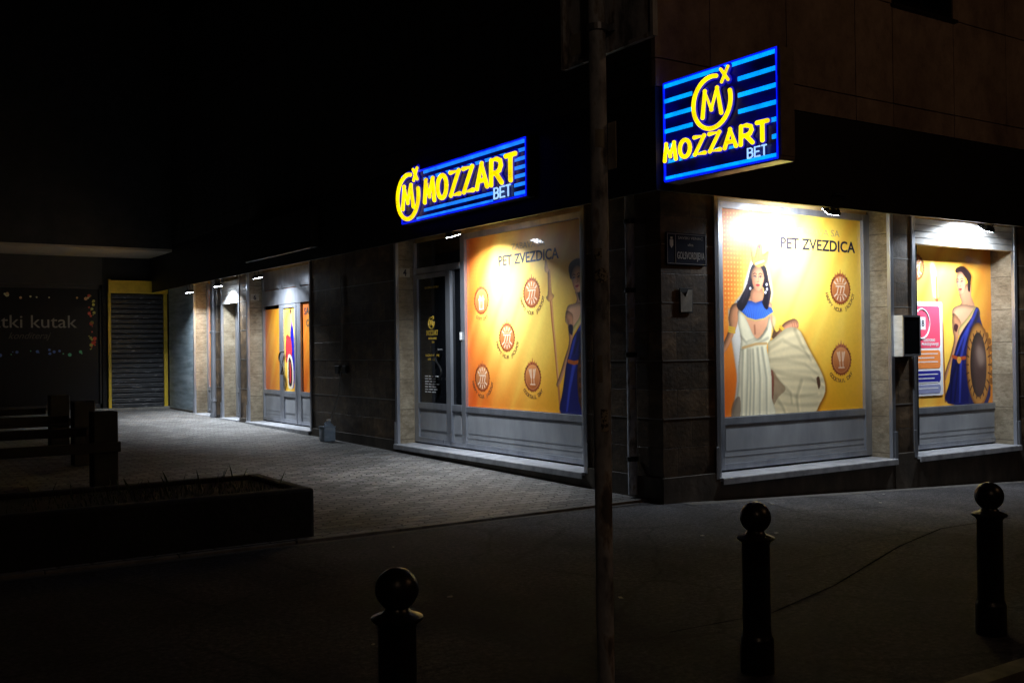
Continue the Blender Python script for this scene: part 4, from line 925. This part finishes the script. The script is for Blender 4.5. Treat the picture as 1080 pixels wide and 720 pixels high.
# notice card in the second street window
p_ = empty('notice_card', (5.15, .335, .95), 'tall white notice card with pink, orange and blue fields in the right window', 'notice')
def rrect(mb, x0, x1, z0, z1, r_, y, th):
    pts = []
    for cx_, cz_, a0 in ((x1-r_, z1-r_, 0), (x0+r_, z1-r_, 90), (x0+r_, z0+r_, 180), (x1-r_, z0+r_, 270)):
        for k_ in range(6): a = R(a0 + 18*k_); pts.append((cx_ + r_*math.cos(a), y, cz_ + r_*math.sin(a)))
    mb.prism(pts, (0, -th, 0)); return mb
rrect(MB(), 4.70, 5.46, .95, 2.23, .03, .338, .004).build('card', M_whiteink, p_)
for nm, c_, z0, z1 in (('pink_field', (.75, .07, .14), 1.60, 2.17), ('orange_field', (.72, .22, .05), 1.32, 1.57), ('blue_field', (.02, .02, .25), 1.13, 1.29), ('grey_field', (.25, .27, .45), .98, 1.10)):
    f_ = rrect(MB(), 4.73, 5.40, z0, z1, .045, .3335, .002).build(nm, mat(nm, c_, .5), p_)
    t = MB()
    if nm == 'pink_field':
        t.text('ODGOVORNO', (5.02, .3295, 1.69), ur, vr, .035, .26, bold=.02, depth=.0005); t.text('PRIREDJIVANJE', (4.98, .3295, 1.635), ur, vr, .035, .38, bold=.02, depth=.0005)
        t.tube([(4.99+.17*math.cos(a), .331, 1.93+.2*math.sin(a)) for a in np.linspace(0, 2*math.pi, 33)], .011, 6); t.box(4.92, 5.07, .3295, .331, 1.85, 2.02)
    else:
        for k_ in range(3 if nm != 'grey_field' else 1): t.box(4.78, 5.34 - .08*(k_ % 2), .3302, .3312, z1-.055-k_*.055, z1-.043-k_*.055)
    t.build('field_lettering', M_whiteink, f_)
    if nm == 'pink_field':
        t = MB(); t.text('18', (4.945, .329, 1.895), ur, vr, .085, .1, bold=.03, depth=.0005); t.build('age_mark', M_ink, f_)
# house number plates
for (x, y, z, s_, lab) in ((.10, 6.079, 2.80, '4', 'small white house number plate on the stone beside the near shop door'), (.11, 12.879, 2.75, '6', 'small white house number plate on the stone of the far shop')):
    p_ = empty('house_number', (x, y, z), lab, 'number plate', 'house number plates')
    b = MB(); b.box(x-.05, x+.13, y-.008, y-.001, z, z+.14, .002); b.build('plate', M_paper, p_)
    b = MB(); b.text(s_, (x+.01, y-.009, z+.02), ur, vr, .1, .06, bold=.03, depth=.0006); b.build('number', M_ink, p_)
# downpipes
p_ = empty('downpipe', (-.06, .40, 0), 'old downpipe beside the corner pillar with torn paper notices on it', 'pipe')
b = MB(); b.tube([(-.07, .42, .06), (-.07, .42, 2.5), (-.07, .42, 3.44)], .052, 16); b.build('pipe', M_pole, p_, True)
b = MB()
for z in (.42, 1.55, 2.25, 3.0): b.lathe((-.07, .42, z), [(.053, 0), (.064, .006), (.064, .05), (.053, .056)], 16)
b.build_split('pipe_collar', M_black, p_, True)
def wrap(mb, c, r_, a0, a1, z0, z1, n_=8):
    v0 = [mb.bm.verts.new((c[0]+r_*math.cos(a), c[1]+r_*math.sin(a), z)) for z in (z0, z1) for a in np.linspace(a0, a1, n_)]
    for i in range(n_-1): mb.bm.faces.new((v0[i], v0[i+1], v0[n_+i+1], v0[n_+i]))
b = MB()
for z0, z1, o_ in ((1.98, 2.08, 0), (1.86, 1.96, .1), (1.6, 1.82, -.1), (1.25, 1.42, .1), (.98, 1.2, -.05), (1.44, 1.5, 0)): wrap(b, (-.07, .42), .0535, R(-150+o_*50), R(-85+o_*50), z0, z1)
b.build('paper_notice', M_paper, p_)
p_ = empty('downpipe', (-.09, 14.95, .2), 'pale grey downpipe standing between the far shop door and its last window', 'pipe')
b = MB(); b.tube([(-.09, 14.97, .22), (-.09, 14.97, 3.44)], .06, 16); b.tube([(-.09, 14.97, .30), (-.13, 14.97, .2)], .062, 14); b.build('pipe', M_alu, p_, True)
b = MB()
for z in (.55, 2.1, 3.0): b.lathe((-.09, 14.97, z), [(.061, 0), (.072, .006), (.072, .05), (.061, .056)], 16)
b.build_split('pipe_collar', M_alu, p_, True)
# hose, valve boxes and jug on the dark wall
p_ = empty('drain_hose', (-.03, 8.1, .5), 'thin pale drain hose running down the dark courtyard wall', 'hose')
b = MB(); b.tube([(-.015, 8.14, 2.95), (-.015, 8.10, 2.2), (-.02, 8.12, 1.4)], .008, 6); b.tube([(-.02, 8.16, 1.32), (-.05, 8.2, .9), (-.17, 8.28, .47)], .009, 6); b.build('hose', M_joint, p_, True)
b = MB(); b.box(-.05, -.001, 8.18, 8.36, 1.27, 1.41, .012).box(-.05, -.001, 7.9, 8.06, 1.28, 1.41, .012).box(-.03, -.001, 8.06, 8.18, 1.32, 1.37); b.build('valve_box', M_rubber, p_)
p_ = empty('plastic_jug', (-.22, 8.25, .12), 'cloudy blue plastic jug on the paving at the foot of the dark wall', 'jug')
M_jug = noisy('cloudy_plastic', [(.3, (.2, .27, .36)), (.7, (.42, .5, .6))], 8, .35, .1)
b = MB(); b.box(-.34, -.12, 8.16, 8.40, .117, .36, .03); b.prism([(-.34, 8.17, .355), (-.12, 8.17, .355), (-.12, 8.39, .355), (-.34, 8.39, .355)], (0, 0, .02)); b.lathe((-.20, 8.28, .36), [(.09, 0), (.075, .04), (.035, .07), (.035, .1)], 16); b.build('jug_body', M_jug, p_, True)
b = MB(); b.lathe((-.20, 8.28, .465), [(.04, 0), (.04, .025)], 14); b.build('cap', M_white, p_); b = MB(); b.tube([(-.30, 8.22, .36), (-.30, 8.22, .43), (-.26, 8.25, .44), (-.22, 8.27, .42)], .014, 8); b.build('jug_handle', M_jug, p_, True)

# ------------------------------------------------------------------ street furniture
def bollard(x, y, lab, first):
    if first is None:
        r_ = empty('bollard', (0, 0, 0)); b = MB()
        b.lathe((0, 0, 0), [(.084, 0), (.084, .165), (.081, .175), (.074, .185), (.0715, .20), (.0705, .24), (.069, .645), (.074, .655), (.08, .663), (.092, .669), (.095, .674), (.095, .682), (.08, .688), (.055, .697), (.043, .71), (.04, .725)], 32); b.build('shaft', M_cast, r_, True)
        b = MB(); b.sphere((0, 0, .782), .079, 32, 20); b.build('ball', M_cast, r_, True)
    else: r_ = copy_tree(first)
    r_.location = (x, y, gx(x)); tag(r_, lab, 'bollard', 'bollards along the pavement edge'); return r_
b0 = bollard(-5.62, -4.80, 'black ball-topped bollard left of the pole, only its top in view', None)
bollard(-3.42, -4.49, 'black ball-topped bollard in front of the large street window', b0)
bollard(-1.84, -4.79, 'rightmost black ball-topped bollard, its whole height in view', b0)
px_, py_ = -4.46, -4.56
p_ = empty('sign_pole', (px_, py_, 0), 'tall worn grey metal pole with stickers rising past the frame', 'pole')
b = MB(); b.tube([(px_, py_, 0), (px_, py_, 2), (px_-.004, py_+.002, 3.85)], .039, 24); b.build('pole', M_pole, p_, True)
b = MB(); b.lathe((px_, py_, 0), [(.075, 0), (.075, .012), (.045, .03), (.0395, .05)], 24); b.lathe((px_, py_, 3.85), [(.042, 0), (.042, .02), (.01, .035)], 24); b.build('collar', M_pole, p_, True)
A0 = R(-128.7)
M_stk = noisy('sticker_print', [(.45, (.08, .07, .06)), (.5, (.45, .42, .36))], 60, .6, 0, (1, 1, 1), detail=2)
for nm, m_, a0, a1, z0, z1 in (('sticker', M_paper, -24, 40, 2.545, 2.625), ('sticker', M_stk, -42, 8, 2.045, 2.095), ('sticker', M_paper, -30, 5, 1.50, 1.62), ('sticker', M_stk, -10, 40, 1.28, 1.38)):
    b = MB(); wrap(b, (px_, py_), .0405, A0+R(a0), A0+R(a1), z0, z1); b.build(nm, m_, p_)
b = MB(); cc_ = [(A0 + R(4) + math.cos(t_)*.034/.0405, 1.975+.034*math.sin(t_)) for t_ in np.linspace(0, 2*math.pi, 20)[:-1]]
b.bm.faces.new([b.bm.verts.new((px_+.0408*math.cos(a), py_+.0408*math.sin(a), z)) for a, z in cc_]); bmesh.ops.triangulate(b.bm, faces=b.bm.faces); b.build('sticker', M_stk, p_)
b = MB(); b.box(px_+.036, px_+.040, py_-.075, py_-.02, 2.45, 2.66, .001); b.build('tied_label', M_paper, p_)
p_ = empty('traffic_sign', (-4.40, -4.565, 2.97), 'dark rectangular traffic sign seen from behind at the top of the pole', 'sign')
b = MB(); b.box(-4.405, -4.40, -4.89, -4.24, 2.98, 3.72); b.build('sign_panel', M_pole, p_)
b = MB(); b.box(-4.425, -4.399, -4.893, -4.875, 2.975, 3.725).box(-4.425, -4.399, -4.255, -4.237, 2.975, 3.725).box(-4.425, -4.399, -4.874, -4.256, 2.975, 2.992).box(-4.425, -4.399, -4.874, -4.256, 3.708, 3.725); b.build('rim', M_pole, p_)
b = MB()
for z in (3.07, 3.5): b.lathe((px_, py_, z), [(.0395, 0), (.049, .002), (.049, .03), (.0395, .032)], 20).box(-4.42, -4.405, -4.62, -4.5, z, z+.03)
b.build('clamp', M_alu, p_); b = MB(); b.box(-4.4065, -4.4055, -4.38, -4.29, 3.03, 3.13); b.build('sticker', M_paper, p_)
# planter with weeds
p_ = empty('concrete_planter', (-6.5, .8, 0), 'low dark concrete planter box at the edge of the courtyard', 'planter')
b = MB(); x0, x1, y0, y1 = -9.5, -3.78, .36, 1.75; h_ = .455
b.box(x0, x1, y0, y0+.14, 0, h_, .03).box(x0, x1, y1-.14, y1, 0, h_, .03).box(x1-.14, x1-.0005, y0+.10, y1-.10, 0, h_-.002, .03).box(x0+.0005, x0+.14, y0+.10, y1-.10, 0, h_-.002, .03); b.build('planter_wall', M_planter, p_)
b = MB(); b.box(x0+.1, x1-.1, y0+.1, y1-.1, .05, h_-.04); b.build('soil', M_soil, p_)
g = MB()
for i in range(700):
    cl = random.random(); x = random.choice([-5.0, -5.15, -4.6, -5.6, -4.25]) + random.gauss(0, .22) if cl < .6 else random.uniform(x0+.15, x1-.2)
    x = min(max(x, x0+.15), x1-.16); y = random.uniform(y0+.15, y1-.15); hh = random.uniform(.02, .075) if cl > .07 else random.uniform(.1, .2); a = random.uniform(0, 6.3); lx, ly = math.cos(a)*hh*.35, math.sin(a)*hh*.35; wdt = .004
    v1, v2, v3, v4 = (g.bm.verts.new(q_) for q_ in ((x-wdt, y, h_-.045), (x+wdt, y, h_-.045), (x+lx*.4+wdt*.7, y+ly*.4, h_-.045+hh*.6), (x+lx, y+ly, h_-.045+hh)))
    g.bm.faces.new((v1, v2, v3)); g.bm.faces.new((v1, v3, v4))
tag(g.build('planter_grass', M_grass), 'thin weeds and grass growing out of the concrete planter', 'grass', kind='stuff')
# timber barriers
def barrier(px__, py__, lab, first):
    if first is None:
        r_ = empty('timber_barrier', (0, 0, 0)); 
        for x in (0, -2.2, -4.4):
            b = MB(); b.box(x-.14, x+.14, -.13, .13, 0, .90, .015); b.build('post', M_timber, r_)
        b = MB(); b.box(-5.2, .16, -.17, -.132, .42, .54, .008); b.build('rail', M_timber, r_)
        b = MB(); b.box(-5.2, -.16, .132, .17, .60, .70, .008); b.build('rail', M_timber, r_)
    else: r_ = copy_tree(first)
    r_.location = (px__, py__, .022 + .0115*py__); tag(r_, lab, 'barrier', 'timber barriers standing in the courtyard'); return r_
t0 = barrier(-4.62, 4.75, 'nearest dark timber barrier with a thick square end post', None)
barrier(-4.38, 7.2, 'middle dark timber barrier, its end post just left of the nearest one', t0)
barrier(-4.35, 9.2, 'farthest dark timber barrier, behind the two others', t0)
# litter
lit = None
LL = ['tiny pale scrap on the asphalt left of the pole, beyond the left bollard', 'tiny pale scrap on the asphalt just right of the pole', 'tiny pale scrap on the asphalt left of the middle bollard ball',
      'tiny pale scrap on the asphalt beside the left bollard ball', 'tiny pale scrap on the asphalt just right of the middle bollard', 'tiny pale scrap on the asphalt below the large street window, midway to the bollards',
      'tiny pale scrap close to the wall under the right end of the large street window', 'tiny pale scrap against the wall foot between the two street windows', 'tiny pale scrap on the asphalt just outside the courtyard kerb by the planter end',
      'tiny pale scrap lying on the courtyard pavers inside the kerb', 'tiny pale scrap on the asphalt in front of the corner pillar', 'tiny pale scrap near the wall under the left end of the large street window']
M_lit = mat('litter_paper', (.6, .57, .5), .8)
for i, (x, y) in enumerate([(-3.9, -2.2), (-3.0, -2.9), (-2.2, -3.3), (-4.8, -2.9), (-1.6, -3.1), (-.4, -1.9), (2.4, -.9), (3.2, -.35), (-3.4, -.4), (-2.2, .8), (-1.0, -1.6), (1.1, -.5)]):
    if lit is None:
        b = MB(); b.prism([(-.02, -.008, 0), (.015, -.012, .0), (.024, .006, .0), (-.005, .012, .0)], (0, 0, .005)); lit = b.build('litter_scrap', M_lit); o = lit
    else: o = lit.copy(); C.objects.link(o)
    o.location = (x, y, gx(x) + (.031 if y > .3 else .002)); o.rotation_euler = (0, 0, i*1.3); s_ = .6 + .8*random.random(); o.scale = (s_, s_, s_)
    tag(o, LL[i], 'litter', 'paper scraps scattered on the ground')
bpy.context.view_layer.update()
